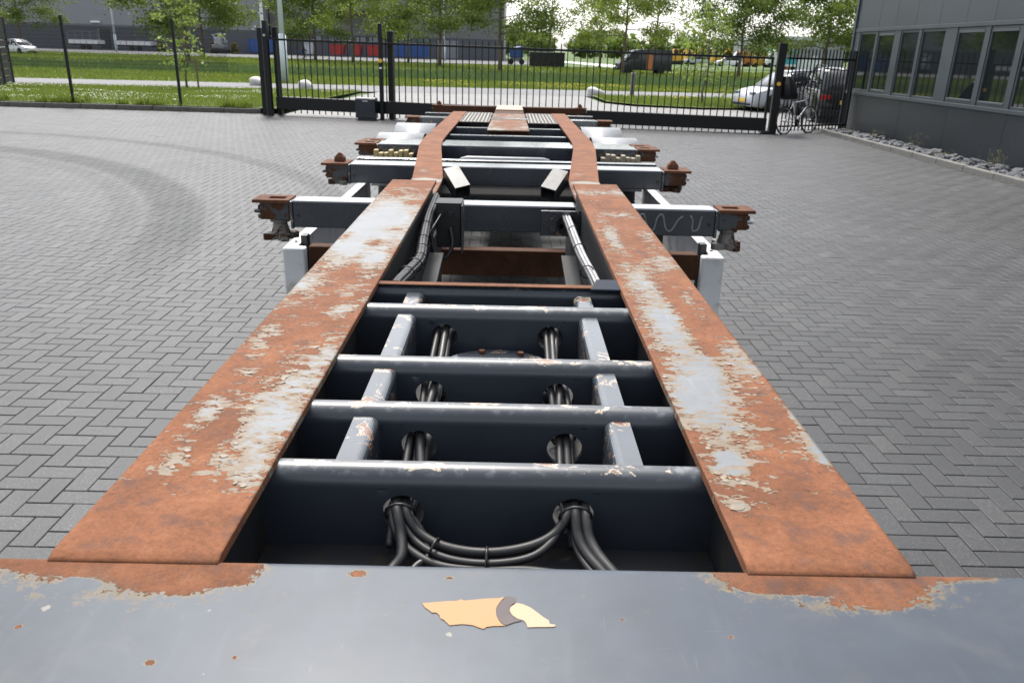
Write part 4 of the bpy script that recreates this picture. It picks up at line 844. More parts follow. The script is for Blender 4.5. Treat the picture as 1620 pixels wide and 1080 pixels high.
rb = MB().box(-1.25, 1.25, 13.48, 13.66, .84, 1.0).build('rear_bolster', 'rust_dark', tr, bevel=.008)
for sgn in (-1, 1): casting(rb, sgn, 13.48, 13.66, 1.004, 'cone', False)
MB().tube([(-.36, 6.33, 1.035), (-.345, 6.31, 1.06), (-.31, 6.3, 1.07), (.28, 6.3, 1.07), (.315, 6.31, 1.06), (.33, 6.33, 1.035)], .028, 10).build('air_tank', 'mud', tr, smooth=True)
# telescopic tail
et = MB(); et.hexa([(-.21, 8.4, .83), (.21, 8.4, .83), (.21, 13.48, .80), (-.21, 13.48, .80)], [(-.21, 8.4, 1.095), (.21, 8.4, 1.095), (.21, 13.48, 1.005), (-.21, 13.48, 1.005)]); et = et.build('extension_tube', 'rust_dark', tr, bevel=.006)
xs = np.linspace(-.215, .215, 30); yse = np.linspace(8.3, 11.2, 70)
slab('wear_plate', 'rear_flange', xs, yse, lambda X, Y: 1.108-.0177*(Y-8.4), .01, lambda X, Y: field(X, Y, .05, .7, [(.02, 9.6, .14, 1.0, -.35)], (9, 5)), et)
MB().hexa([(-.2, 12.2, 1.03), (.2, 12.2, 1.03), (.2, 13.5, 1.008), (-.2, 13.5, 1.008)], [(-.2, 12.2, 1.045), (.2, 12.2, 1.045), (.2, 13.5, 1.022), (-.2, 13.5, 1.022)]).build('tail_plate', 'cream', et)
for yb in (7.85, 8.75): bolster(yb, yb+.07, zm(yb)-.03, zm(yb)-.3, 'none', 'chassis', False, .64, False)
for sgn in (-1, 1):
    x0, x1 = sorted((sgn*.222, sgn*.556)); dk = MB().hexa([(x0, 9.25, zm(9.25)-.012), (x1, 9.25, zm(9.25)-.012), (x1, 10.9, zm(10.9)-.012), (x0, 10.9, zm(10.9)-.012)], [(x0, 9.25, zm(9.25)-.004), (x1, 9.25, zm(9.25)-.004), (x1, 10.9, zm(10.9)-.004), (x0, 10.9, zm(10.9)-.004)]).build('deck_plate', plain('dirty_cream_tread_plate', (.20, .185, .16), .6, scale=9, var=.3), tr)
    tb_ = MB()
    for i in range(8):
        for j in range(18):
            x = x0+.02+(x1-x0-.04)*i/7; y = 9.3+1.55*j/17; d = 1 if (i+j) % 2 else -1; tb_.hexa([(x-.014, y-.012*d, zm(y)-.0045), (x-.009, y-.018*d, zm(y)-.0045), (x+.014, y+.012*d, zm(y)-.0045), (x+.009, y+.018*d, zm(y)-.0045)], [(x-.012, y-.012*d, zm(y)+.001), (x-.009, y-.015*d, zm(y)+.001), (x+.012, y+.012*d, zm(y)+.001), (x+.009, y+.015*d, zm(y)+.001)])
    struct(tb_.build('tread_bars', 'tread', dk), 'stuff')
# hinged container stops: open square tubes leaning in the frame
for sgn in (-1, 1):
    b_ = MB(); L = .19; h = .047; t = .006
    for xa, xb, za, zb in ((-h, h, h-t, h), (-h, h, -h, -h+t), (-h, -h+t, -h+t, h-t), (h-t, h, -h+t, h-t)): b_.box(xa, xb, -L/2, L/2, za, zb)
    b_.box(-h+t, h-t, L/2-.01, L/2-.006, -h+t, h-t)
    st = b_.build('container_stop', 'steel_dark', tr, bevel=.004, world=False)
    yv = Vector((sgn*.40, .75, .45)).normalized(); xv = yv.cross(Vector((0, 0, 1))).normalized(); q_ = Matrix((xv, yv, xv.cross(yv))).transposed().to_quaternion() @ Euler((0, R(sgn*12), 0)).to_quaternion()
    st.rotation_mode = 'QUATERNION'; st.rotation_quaternion = q_; st.location = (sgn*.285, 4.66-.8, 1.145)
# --- side guards, support beam, legs
for sgn in (-1, 1):
    x0, x1 = sorted((sgn*1.212, sgn*1.218)); sp = MB().box(x0, x1, 4.33, 7.1, .25, .83).build('side_guard', 'white', tr, bevel=.002)
    x0, x1 = sorted((sgn*1.15, sgn*1.2115)); MB().box(x0, x1, 4.33, 7.1, .822, .831).build('top_lip', 'white', sp, bevel=.002)
    x0, x1 = sorted((sgn*1.095, sgn*1.218)); MB().box(x0, x1, 4.26, 4.326, .25, .834).build('end_cap', 'white', sp, bevel=.012, seg=3)
    for y in (4.42, 4.62, 5.1, 5.6): MB().cyl((sgn*1.18, y, .8312), (sgn*1.18, y, .838), .009, n=8).build('bolt', 'steel_dark', sp)
    MB().box(*sorted((sgn*1.11, sgn*1.149)), 4.40, 4.46, .4, .875).build('guard_post', 'black', sp, bevel=.004)
    lg = MB().box(*sorted((sgn*.78, sgn*.90)), 4.42, 4.54, .12, 1.0).build('landing_leg', 'dark', tr, bevel=.008); MB().box(*sorted((sgn*.70, sgn*.98)), 4.36, 4.62, 0.002, .04).build('foot', 'rust_dark', lg, bevel=.006)
    MB().box(*sorted((sgn*.80, sgn*.88)), 4.44, 4.52, .04, .119).build('inner_leg', 'galv', lg)
    tk = MB(); tk.lathe((sgn*.86, 5.0, .74), [(.10, 0), (.13, .02), (.13, .55), (.10, .57)], 20, 1); tk.build('air_tank', 'black', tr, smooth=True)
    # yellow guide blocks below the third bolster
    gr_ = MB().box(*sorted((sgn*.76, sgn*1.10)), 6.60, 6.70, .985, 1.006).build('guide_rack', 'dark', tr)
    for k in range(8):
        xa = .772+.041*k; big = k in (1, 2, 4, 7)
        MB().box(*sorted((sgn*xa, sgn*(xa+.033))), 6.60+.01*(k % 2), 6.69, 1.0065, 1.068+(.022 if big else 0)+rnd.uniform(-.004, .004)).build('guide_block', 'yellow' if sgn < 0 else 'cream_block', gr_, bevel=.004)
    # axles, wheels, mudguards
    for ya in (7.85, 9.1, 10.35):
        wh = MB(); wh.lathe((sgn*1.02, ya, .5), [(.32, -.16), (.46, -.175), (.495, -.14), (.5, 0), (.495, .14), (.46, .175), (.32, .16)], 36, 0); wh = wh.build('wheel', 'tyre', tr, smooth=True)
        ri = MB(); ri.lathe((sgn*1.02, ya, .5), [(.05, -.1), (.30, -.13), (.32, -.158), (.32, .158), (.30, .13), (.05, .1)], 30, 0); ri.build('rim', 'galv', wh, smooth=True)
    for k, ya in enumerate((7.85, 9.1)):
        b_ = MB(); n_ = 22; rr = .60 if k == 0 else .585; x0, x1 = sorted((sgn*.80, sgn*1.235))
        vs = []
        for i in range(n_+1):
            a = R(18)+R(144)*i/n_
            for x in (x0, x1): vs.append((x, ya-rr*math.cos(a), .505+rr*math.sin(a)))
        b_.add(vs, [(2*i, 2*i+1, 2*i+3, 2*i+2) for i in range(n_)]); o = b_.build('mudguard', 'mud', tr, smooth=True, solid=.008)
MB().box(-1.09, 1.09, 4.335, 4.42, .68, .828).build('support_beam', 'rust_dark', tr, bevel=.006)
MB().box(-.58, .58, 4.75, 8.3, .90, .915).build('underbody_shade_plate', 'matt_black', tr)  # unseen plate added to keep the sun off the ground below
for x in (-.36, 0, .36): MB().cyl((x, 5.6, .80), (x, 7.0, .80), .08, n=18).build('underbody_shade_tank', 'matt_black', tr, smooth=True)  # hidden tanks added with the plate to block the sun
MB().box(-.3, .3, 7.8, 10.5, .45, .55).build('axle_frame', 'dark', tr)
for ya in (7.85, 9.1, 10.35): MB().cyl((-.86, ya, .5), (.86, ya, .5), .06, n=14).build('axle', 'dark', tr, smooth=True)
tr.location = (-.012, .8, 0); tr.rotation_euler.y = -.0045

# ================================================================== TREES
def tree_proto(seed, H, cr, base, ncl, nlf, ls, leaf, r0=.16, flat=.75):
    r_ = random.Random(seed); rs_ = np.random.RandomState(seed); tm = MB(); tips = []
    pts = [Vector((0, 0, -.1))]; 
    for k in range(1, 9): pts.append(Vector((r_.gauss(0, .035)*k**.6, r_.gauss(0, .035)*k**.6, H*.9*k/8)))
    tm.tube(pts, [r0*(1.15 if k == 0 else 1)*(1-k/9.3) for k in range(9)], 10)
    nl = 20
    for i in range(nl):
        t = i/(nl-1); z = base+(H*.86-base)*t**.9; a = i*2.4+r_.uniform(-.4, .4); prof = math.sin(math.pi*min(1, .28+.72*t))**.7; ln = cr*prof*r_.uniform(.75, 1.1)
        rise = r_.uniform(-.02, .25)+.5*t; d = Vector((math.cos(a), math.sin(a), rise)); st = Vector((0, 0, z-.3)); p = [st]
        for k in range(1, 5): p.append(st+d*ln*k/4+Vector((r_.gauss(0, .12), r_.gauss(0, .12), r_.gauss(0, .1)-.02*k*k*(1-t))))
        rr = r0*.38*(1-.6*t); tm.tube(p, [rr, rr*.75, rr*.5, rr*.3, rr*.12], 6)
        for k in (2, 3, 4):
            for _ in range(2):
                q = p[k]+Vector((r_.gauss(0, .9), r_.gauss(0, .9), r_.gauss(.1, .45)))*(ln/4.5); tm.tube([p[k-1].lerp(p[k], .6), p[k].lerp(q, .5)+Vector((0, 0, .08)), q], [rr*.35, rr*.2, rr*.06], 5); tips += [q, p[k].lerp(q, .55)]
        tips += [p[3], p[4]]
    P = []
    for i in range(ncl):
        c = tips[r_.randrange(len(tips))]; c = np.array(c)+rs_.normal(0, .25, 3); nn = int(nlf*r_.uniform(.5, 1.5)); P.append(c+rs_.normal(0, 1, (nn, 3))*np.array([.52, .52, .27])*(cr/4.6))
    P = np.concatenate(P); n = len(P); u = rs_.normal(0, 1, (n, 3)); u /= np.linalg.norm(u, axis=1)[:, None]; v = np.cross(u, rs_.normal(0, 1, (n, 3))); v /= np.linalg.norm(v, axis=1)[:, None]
    s1 = ls*(.6+.8*rs_.rand(n))[:, None]; V = np.stack([P-u*s1, P+v*s1*.55, P+u*s1, P-v*s1*.55], 1).reshape(-1, 3)
    return tm, V, leaf
TP = {'A': tree_proto(11, 11.5, 4.9, 2.8, 520, 46, .125, 'leafA', .17), 'B': tree_proto(23, 11.5, 4.3, 3.7, 210, 42, .12, 'leafB', .15), 'C': tree_proto(37, 12.5, 5.0, 3.5, 430, 44, .125, 'leafA', .19), 'D': tree_proto(51, 9, 3.0, 3.3, 110, 40, .115, 'leafB', .13)}
TM = {}
for k, (tm, V, leaf) in TP.items():
    r0 = thing('deciduous_tree', 'x', 'tree'); tm.build('trunk', 'bark', r0, smooth=True, world=False); npmesh('crown', V, np.arange(len(V)).reshape(-1, 4), leaf, r0); TM[k] = [r0, False]
def tree(k, x, y, s, rz, label):
    r0, used = TM[k]; o = copy_tree(r0) if used else r0; TM[k][1] = True
    o.location = (x, y, -.03); o.scale = (s, s, s); o.rotation_euler.z = rz; o['label'] = label; o['group'] = 'roadside trees'
for a in [('C', -63.0, 109, 1.0, .3, 'leftmost roadside tree with a bare lower trunk beside the slatted fence'), ('A', -28.6, 74.5, 1.05, 1.9, 'broad tree behind the staked sapling in front of the grey warehouse'),
          ('A', -23.1, 99, 1.0, 4.0, 'tree beside the cyclist in front of the red skips'), ('B', -17.0, 90, 1.1, .8, 'brown-trunked tree just left of the flasher post'), ('C', -7.45, 87, 1.0, 2.5, 'tree close left of the far thin lamp post at the blue skip'),
          ('C', -1.03, 75.3, .98, 5.2, 'stout forked tree at the right end of the low warehouse'), ('D', 4.8, 106, 1.3, 1.2, 'slim dark tree in front of the black container'), ('B', 10.2, 76.7, 1.0, 3.3, 'tree standing at the nose of the dark van'),
          ('D', 11.0, 105, 1.05, 2.2, 'small round-crowned tree left of the van'), ('B', 18.0, 106, 1.2, 4.6, 'tree rising behind the dark van'), ('A', 21.0, 77.4, .92, .5, 'dense tree right of the van above the parked cars'),
          ('A', 32.5, 87.4, 1.1, 2.9, 'wide tree at the corner of the dark office building'), ('C', 41, 93, 1.0, 1.1, 'rearmost tree half hidden by the office building'), ('C', -38, 104, 1.0, 3.6, 'dark tree in front of the warehouse corner beside the near lamp post'), ('B', -12.4, 101, 1.0, 2.0, 'tree in front of the blue skip'),
          ('B', -45, 70, 1.1, 5.5, 'tree left of the sapling beyond the frame edge')]: tree(*a)
# young staked trees
def young(x, y, z, h, seed, label, cr, stakes):
    r0 = thing('young_tree', label, 'tree', (x, y, z)); tm, V, _ = tree_proto(seed, h, cr, h*.28, 75, 12, .07, 'leafY', .045)
    tm.build('trunk', 'bark', r0, smooth=True, world=False); npmesh('crown', V, np.arange(len(V)).reshape(-1, 4), 'leafY', r0)
    for sx in stakes:
        MB().cyl((sx, .05, -.05), (sx*.96, .05, 1.15), .04, n=8).build('stake', 'terracotta', r0, world=False)
    if len(stakes) > 1: MB().box(stakes[0], stakes[-1], -.0, .04, 1.0, 1.07).build('crossbar', 'terracotta', r0, world=False)
young(-13.0, 33.4, .04, 4.4, 71, 'pale green young tree tied between stakes on the left verge', .85, (-.32, .45))
young(7.7, 33.2, .05, 4.1, 83, 'pale green young tree on the grass island beyond the gate', .95, ())
# lamp posts
def lamp(x, y, h, r1, r2, label):
    r0 = thing('lamp_post', label, 'lamp post', (x, y, 0)); MB().cyl((0, 0, 0), (0, 0, 2.2), r1, n=14).build('base_tube', 'pole', r0, world=False, smooth=True); MB().cyl((0, 0, 2.19), (0, 0, 2.3), r1, r2, 14, False).build('collar', 'pole', r0, world=False, smooth=True)
    MB().cyl((0, 0, 2.3), (0, 0, h), r2, r2*.6, 14).build('shaft', 'pole', r0, world=False, smooth=True); MB().box(-.14, .14, -.1, .75, h, h+.1).build('lantern', 'paint_grey', r0, bevel=.03, world=False)
lamp(-11.5, 42.4, 8, .21, .135, 'near pale lamp post right beside the left gate posts'); lamp(-56.6, 121, 9, .2, .15, 'pale lamp post in front of the grey warehouse door'); lamp(-10.2, 127, 9, .2, .13, 'far thin lamp post in front of the low warehouse')
# boulders, bollard
def boulder(x, y, sx, sy, sz, seed, label):
    r_ = random.Random(seed); bm = bmesh.new(); bmesh.ops.create_icosphere(bm, subdivisions=3, radius=1)
    for v in bm.verts:
        f = 1+.16*math.sin(v.co.x*3+seed)*math.cos(v.co.y*2.6)+.1*math.sin(v.co.z*4+v.co.x*2); v.co = Vector((v.co.x*sx*f, v.co.y*sy*f, v.co.z*sz*f+sz*.55))
    me_ = bpy.data.meshes.new('boulder'); bm.to_mesh(me_); bm.free(); o = link('boulder', me_, 'boulder', None, True); o.location = (x, y, 0); tag(o, label, 'boulder')
boulder(-8.9, 36.0, .36, .32, .26, 1, 'rounded white boulder behind the gate near the lamp post'); boulder(-11.6, 38.3, .48, .35, .24, 2, 'flat white boulder behind the left gate posts'); boulder(3.85, 37.8, .42, .32, .24, 3, 'white boulder at the tip of the grass island')
r0 = thing('bollard', 'grey square bollard beside the path beyond the gate', 'bollard', (5.45, 37.4, .05)); MB().box(-.09, .09, -.09, .09, 0, .92).build('shaft', 'kerb', r0, bevel=.012, world=False); MB().box(-.10, .10, -.10, .10, .92, 1.0).build('cap', 'paint_grey', r0, bevel=.02, world=False)

# ================================================================== FAR BUILDINGS
wh = thing('warehouse', 'large light grey ribbed warehouse on a dark plinth at the left', 'warehouse', (-70, 140, 0))
MB().box(-130, -41.2, 140, 200, 3.6, 15).build('upper_wall', 'wall_light', wh); MB().box(-130, -41.2, 140.05, 200, 0, 3.59).build('plinth_wall', 'wall_dark', wh)
MB().box(-130.2, -41, 139.9, 200.2, 15.01, 15.4).build('roof_edge', 'paint_grey', wh); MB().cyl((-41.0, 139.8, 0), (-41.0, 139.8, 15), .28, n=12).build('downpipe', 'paint_white', wh)
d_ = MB().box(-67.9, -66.3, 139.95, 140.04, .3, 3.1).build('door', 'paint_van', wh); MB().box(-68.05, -67.91, 139.93, 140.04, .3, 3.2).build('frame', 'paint_grey', d_)
MB().box(-69, -67.5, 139.7, 139.99, 4.1, 4.35).build('wall_lamp', 'paint_white', wh)
lw = thing('low_warehouse', 'darker low warehouse with canopy and lit windows behind the skips', 'warehouse', (-20, 144, 0))
MB().box(-40.9, -1.4, 144, 190, 3.3, 13).build('upper_wall', 'wall_mid', lw); MB().box(-40.9, -1.4, 144.05, 190, 0, 3.29).build('lower_wall', 'wall_dark', lw)
MB().box(-41, -1.2, 143.9, 190.1, 13.01, 13.4).build('roof_edge', 'paint_grey', lw); MB().box(-29, -17.5, 140.2, 143.9, 7.0, 7.35).build('canopy', 'paint_van', lw)
for k, (x0, x1, z0, z1) in enumerate([(-33.6, -32.4, 2.3, 3.1), (-31.4, -29.8, 2.2, 3.1), (-28.6, -27, 2.2, 3.1), (-26.4, -24.8, 2.2, 3.1), (-24.2, -22.5, 2.2, 3.1), (-19.6, -18.3, 2.5, 3.1), (-16.0, -15.2, 2.5, 3.15), (-15.0, -14.2, 2.5, 3.15)]):
    f_ = MB().box(x0-.1, x1+.1, 143.94, 144.04, z0-.1, z1+.1).build('window', 'paint_van', lw); MB().box(x0, x1, 143.9, 143.935, z0, z1).build('pane', 'glass_sky', f_)
for k in range(4): MB().box(-12.9+.93*k, -12.0+.93*k, 143.95, 144.04, .1, 2.95).build('door_leaf', 'wall_light', lw)
# skips and containers
def skip(x0, x1, y, h, mt, label, w_=1.8):
    r0 = thing('skip', label, 'skip', ((x0+x1)/2, y, 0)); b_ = MB(); b_.hexa([(x0+.25, y, .25), (x1-.25, y, .25), (x1-.25, y+w_, .25), (x0+.25, y+w_, .25)], [(x0, y, h), (x1, y, h), (x1, y+w_, h), (x0, y+w_, h)]); b_.build('body', mt, r0, bevel=.03)
    for k in range(max(2, int((x1-x0)/.7))):
        xx = x0+.35+(x1-x0-.7)*k/max(1, int((x1-x0)/.7)-1); MB().box(xx-.05, xx+.05, y-.06, y-.002, .4, h-.05).build('rib', mt, r0)
    MB().box(x0-.04, x1+.04, y-.05, y+w_+.05, h+.001, h+.1).build('rim', mt, r0)
skip(-29.1, -26.8, 135, 1.75, 'paint_red', 'left red skip in front of the low warehouse'); skip(-25.6, -24.0, 135, 1.8, 'paint_red', 'small middle red skip partly behind the brown trunk'); skip(-23.2, -20.9, 135, 1.75, 'paint_red', 'right red skip next to the flasher post')
skip(-19.0, -13.3, 135, 2.1, 'paint_blue', 'long blue skip right of the gate posts'); skip(-33.2, -31.6, 135, 1.9, 'paint_silver', 'grey skip right of the cyclist'); skip(-42.5, -38.2, 136, 2.2, 'paint_blue', 'dark blue skip behind the near lamp post')
ct = thing('container', 'black box container standing on the grass left of the van', 'container', (4.1, 97, 0)); MB().box(2.05, 6.1, 97, 99.2, .12, 1.62).build('box', 'paint_black', ct, bevel=.02); MB().box(2.0, 6.15, 96.95, 99.25, 1.621, 1.70).build('lid', 'paint_grey', ct, bevel=.02)
for k in range(9): MB().box(2.2+.45*k, 2.28+.45*k, 96.95, 96.998, .15, 1.6).build('rib', 'paint_black', ct)
for x in (2.4, 5.6): MB().box(x, x+.2, 97.1, 99.0, -.02, .119).build('skid', 'paint_grey', ct)
bl_ = thing('loading_machine', 'blue tipper machine at the end of the low warehouse', 'machine', (.6, 110, 0)); MB().box(-.3, 1.5, 110, 112, .9, 1.9).build('hopper', 'paint_blue', bl_, bevel=.05); MB().hexa([(-.2, 110.1, 1.9), (1.4, 110.1, 1.9), (1.4, 111.9, 1.9), (-.2, 111.9, 1.9)], [(.3, 110.4, 2.2), (1.5, 110.4, 2.35), (1.5, 111.6, 2.35), (.3, 111.6, 2.2)]).build('hood', 'paint_blue', bl_)
for x in (-.1, 1.3): MB().cyl((x, 110, .35), (x, 110.3, .35), .36, n=16).build('wheel', 'tyre', bl_)
MB().box(-.2, 1.4, 110.2, 111.8, .45, .9).build('chassis', 'paint_grey', bl_)
# parked flat trailers by the warehouse
def flat(x0, x1, y, label, cage):
    r0 = thing('flat_trailer', label, 'trailer', ((x0+x1)/2, y, 0)); MB().box(x0, x1, y, y+2.2, .85, 1.45).build('load_bed', 'paint_white', r0, bevel=.03); MB().box(x0+.1, x1-.1, y+.2, y+2, .62, .85).build('chassis', 'paint_van', r0)
    n_ = int((x1-x0)/.9)
    for k in range(n_+1): MB().box(x0+(x1-x0-.06)*k/n_, x0+(x1-x0-.06)*k/n_+.06, y-.03, y-.001, .88, 1.42).build('stanchion', 'paint_grey', r0)
    for k in (0, 1):
        xx = x0+(x1-x0)*(.45+.2*k); MB().cyl((xx, y+.05, .36), (xx, y+.35, .36), .36, n=16).build('wheel', 'tyre', r0)
    if cage:
        for z in (2.0, 2.6): MB().box(x0, x1, y+.02, y+.06, z, z+.05).build('rail', 'paint_grey', r0)
        for k in range(5): MB().box(x0+(x1-x0-.05)*k/4, x0+(x1-x0-.05)*k/4+.05, y+.02, y+.06, 1.451, 2.6).build('upright', 'paint_grey', r0)
flat(-69.1, -64.4, 132, 'white caged trailer parked left of the warehouse door', True); flat(-62.0, -56.2, 132, 'low white flat trailer parked right of the warehouse door', False)
# shrubs and a small digger by the plinth
for x, y, lb in ((-55.2, 133, 'brown conical shrub left of the digger'), (-46.9, 133, 'brown conical shrub close beside the digger'), (-43.6, 133, 'brown conical shrub right of the digger')):
    r_ = np.random.RandomState(int(-x)); n = 1500; h = r_.rand(n)**.8*1.6; a = r_.rand(n)*6.28; rr = (.75-.38*h/1.6)*np.sqrt(r_.rand(n)); P = np.stack([x+rr*np.cos(a), y+rr*np.sin(a), h], 1)
    u = r_.normal(0, .07, (n, 3)); v = r_.normal(0, .07, (n, 3)); tag(npmesh('shrub', np.stack([P-u, P+v, P+u, P-v], 1).reshape(-1, 3), np.arange(4*n).reshape(-1, 4), 'weed'), lb, 'shrub')
dg = thing('digger', 'small grey digger with folded arm against the warehouse plinth', 'digger', (-45.6, 132, 0))
MB().box(-46.9, -44.3, 131.2, 133, .1, .65).build('tracks', 'tyre', dg, bevel=.15); MB().box(-46.6, -44.6, 131.3, 132.9, .7, 1.3).build('engine_house', 'paint_grey', dg, bevel=.08); MB().box(-46.2, -45.2, 131.4, 132.4, 1.3, 2.4).build('cab', 'paint_silver', dg, bevel=.06)
MB().tube([(-45.2, 131.4, 1.2), (-46.3, 131.3, 2.7), (-45.0, 131.2, 2.9), (-44.3, 131.2, 1.9)], [.14, .13, .12, .1], 8).build('arm', 'paint_silver', dg); MB().box(-44.6, -44.1, 131.0, 131.5, 1.5, 1.9).build('bucket', 'paint_grey', dg, bevel=.05)

# ================================================================== VEHICLES
def loft(secs, close=True):
    b_ = MB(); n_ = len(secs[0])
    for s_ in secs: b_.v += [tuple(p) for p in s_]
    b_.f = [(j*n_+i, j*n_+(i+1) % n_, (j+1)*n_+(i+1) % n_, (j+1)*n_+i) for j in range(len(secs)-1) for i in range(n_)]+[tuple(range(n_)), tuple(range((len(secs)-1)*n_, len(secs)*n_))]
    return b_
def wheels(r0, xs_, tw, rad, wd=.2):
    for x in xs_:
        for sgn in (-1, 1):
            w_ = MB(); w_.lathe((x, sgn*tw, rad), [(rad*.62, -wd/2), (rad*.92, -wd/2), (rad, -wd*.35), (rad, wd*.35), (rad*.92, wd/2), (rad*.62, wd/2)], 26, 1); w_ = w_.build('wheel', 'tyre', r0, smooth=True, world=False)
            ri = MB(); ri.lathe((x, sgn*tw, rad), [(rad*.12, sgn*wd*.3), (rad*.58, sgn*wd*.36), (rad*.62, sgn*wd*.47), (rad*.62, -sgn*wd*.4)], 22, 1); ri.build('rim', 'steel', w_, world=False)
def car(label, loc, rz, L, W, H, paint, suv=False, plate=None, rack=False, cat='car'):
    """x forward, y left; lower shell and glasshouse are lofted from cross-sections"""
    r0 = thing('parked_car', label, cat, loc, rz); hb = H*.60
    xs_ = [-.5, -.485, -.45, -.36, -.2, 0, .2, .34, .44, .485, .5]
    top = [.40, .52, .575, .60, .60, .60, .595, .565, .50, .42, .36] if not suv else [.42, .58, .61, .62, .62, .62, .61, .58, .54, .47, .40]
    wdt = [.80, .90, .96, 1, 1, 1, 1, .98, .94, .86, .74]; secs = []
    for x, t, w_ in zip(xs_, top, wdt):
        hw = W/2*w_; zt = H*t; zb = .22 if suv else .17; zm_ = zb+(zt-zb)*.55
        secs.append([(x*L, -hw*.9, zb), (x*L, -hw, zb+.12), (x*L, -hw, zm_), (x*L, -hw*.93, zt-.03), (x*L, -hw*.80, zt), (x*L, hw*.80, zt), (x*L, hw*.93, zt-.03), (x*L, hw, zm_), (x*L, hw, zb+.12), (x*L, hw*.9, zb)])
    loft(secs).build('body', paint, r0, bevel=.02, smooth=True, world=False)
    gx = [(-.47, .60, .84), (-.40, .93, .76), (-.2, 1.0, .74), (.02, .99, .74), (.12, .93, .76), (.27, .595, .84)] if not suv else [(-.485, .62, .86), (-.44, .95, .78), (-.2, 1.0, .77), (.04, .99, .77), (.12, .93, .79), (.25, .61, .86)]
    secs = []
    for x, t, w_ in gx:
        hw = W/2*w_; zt = H*t; zb = H*.575; k = min(1, (zt-zb)/(H*.3)); secs.append([(x*L, -W/2*.88, zb), (x*L, -hw+(.0), zb+(zt-zb)*.85), (x*L, -hw*.88, zt), (x*L, hw*.88, zt), (x*L, hw, zb+(zt-zb)*.85), (x*L, W/2*.88, zb)])
    gh = loft(secs).build('glasshouse', 'glass_car', r0, smooth=True, world=False)
    rf = loft([[(x*L, -W/2*.66, H*t+.004), (x*L, 0, H*t+.022), (x*L, W/2*.66, H*t+.004), (x*L, W/2*.62, H*t-.01), (x*L, -W/2*.62, H*t-.01)] for x, t in ((-.42, .955), (-.3, .985), (-.1, .998), (.03, .985), (.09, .955))]); rf.build('roof', paint, r0, smooth=True, world=False)
    for sgn in (-1, 1):
        for xa, ta, xb, tb2 in ((-.03, .985, -.03, .58), (.115, .93, .26, .60), (-.42, .93, -.475, .60)):
            MB().tube([(xa*L, sgn*W/2*.765, H*ta-.02), (xb*L, sgn*W/2*.88, H*tb2)], .028, 6).build('pillar', paint, gh, world=False)
        MB().box(.15*L, .15*L+.16, *sorted((sgn*W/2*.98, sgn*(W/2+.17))), H*.60, H*.60+.13).build('mirror', paint, r0, bevel=.03, world=False)
        MB().box(.455*L, .492*L, *sorted((sgn*W*.24, sgn*W*.40)), H*.40, H*.47).build('headlight', 'glass_sky', r0, bevel=.02, world=False)
        MB().box(-.497*L, -.47*L, *sorted((sgn*W*.26, sgn*W*.44)), H*.42, H*.52).build('tail_light', 'lamp_red', r0, bevel=.02, world=False)
        if rack: MB().tube([(-.40*L, sgn*W*.34, H*.96), (-.36*L, sgn*W*.34, H+.06), (.02*L, sgn*W*.34, H+.06), (.07*L, sgn*W*.34, H*.96)], .02, 6).build('roof_rail', 'black', r0, world=False)
    MB().box(-.503*L, -.488*L, -.26, .26, H*.36, H*.43).build('number_plate', 'plate_yellow', r0, world=False); MB().box(.496*L, .506*L, -.26, .26, .32, .43).build('number_plate', 'plate_yellow', r0, world=False)
    MB().box(-.52*L, -.46*L, -W*.42, W*.42, .22, .42).build('bumper', 'black', r0, bevel=.03, world=False); MB().box(.47*L, .512*L, -W*.36, W*.36, .2, .30).build('grille', 'black', r0, bevel=.03, world=False)
    wheels(r0, (-.29*L, .305*L), W/2-.09, .31 if not suv else .36)
    return r0
c1 = car('hatchback coloured silver for sky glare, parked behind the gate with its nose towards the grass island', (10.45, 31.0, 0), R(194), 4.0, 1.75, 1.44, 'paint_silver')  # silver body colour stands in for sky glare on darker paint
MB().box(-.35, .02, .60, .606, 1.0, 1.30).build('blue_patch', 'paint_blue', c1, world=False)  # flat blue patch at the side window
car('dark estate car with roof rails beyond the picket fence, tail towards the yard', (10.6, 27.3, 0), R(80), 4.6, 1.86, 1.62, 'paint_black', True, rack=True)
car('white car at the far left edge behind the slatted fence', (-52.5, 90, 0), R(-25), 4.2, 1.75, 1.45, 'paint_white')
car('white car on the far road right of the young tree', (32.2, 125, .35), R(175), 4.0, 1.75, 1.45, 'paint_white')
car('small grey car on the far road behind the young tree', (32.6, 150, .3), R(175), 4.0, 1.75, 1.45, 'paint_silver')
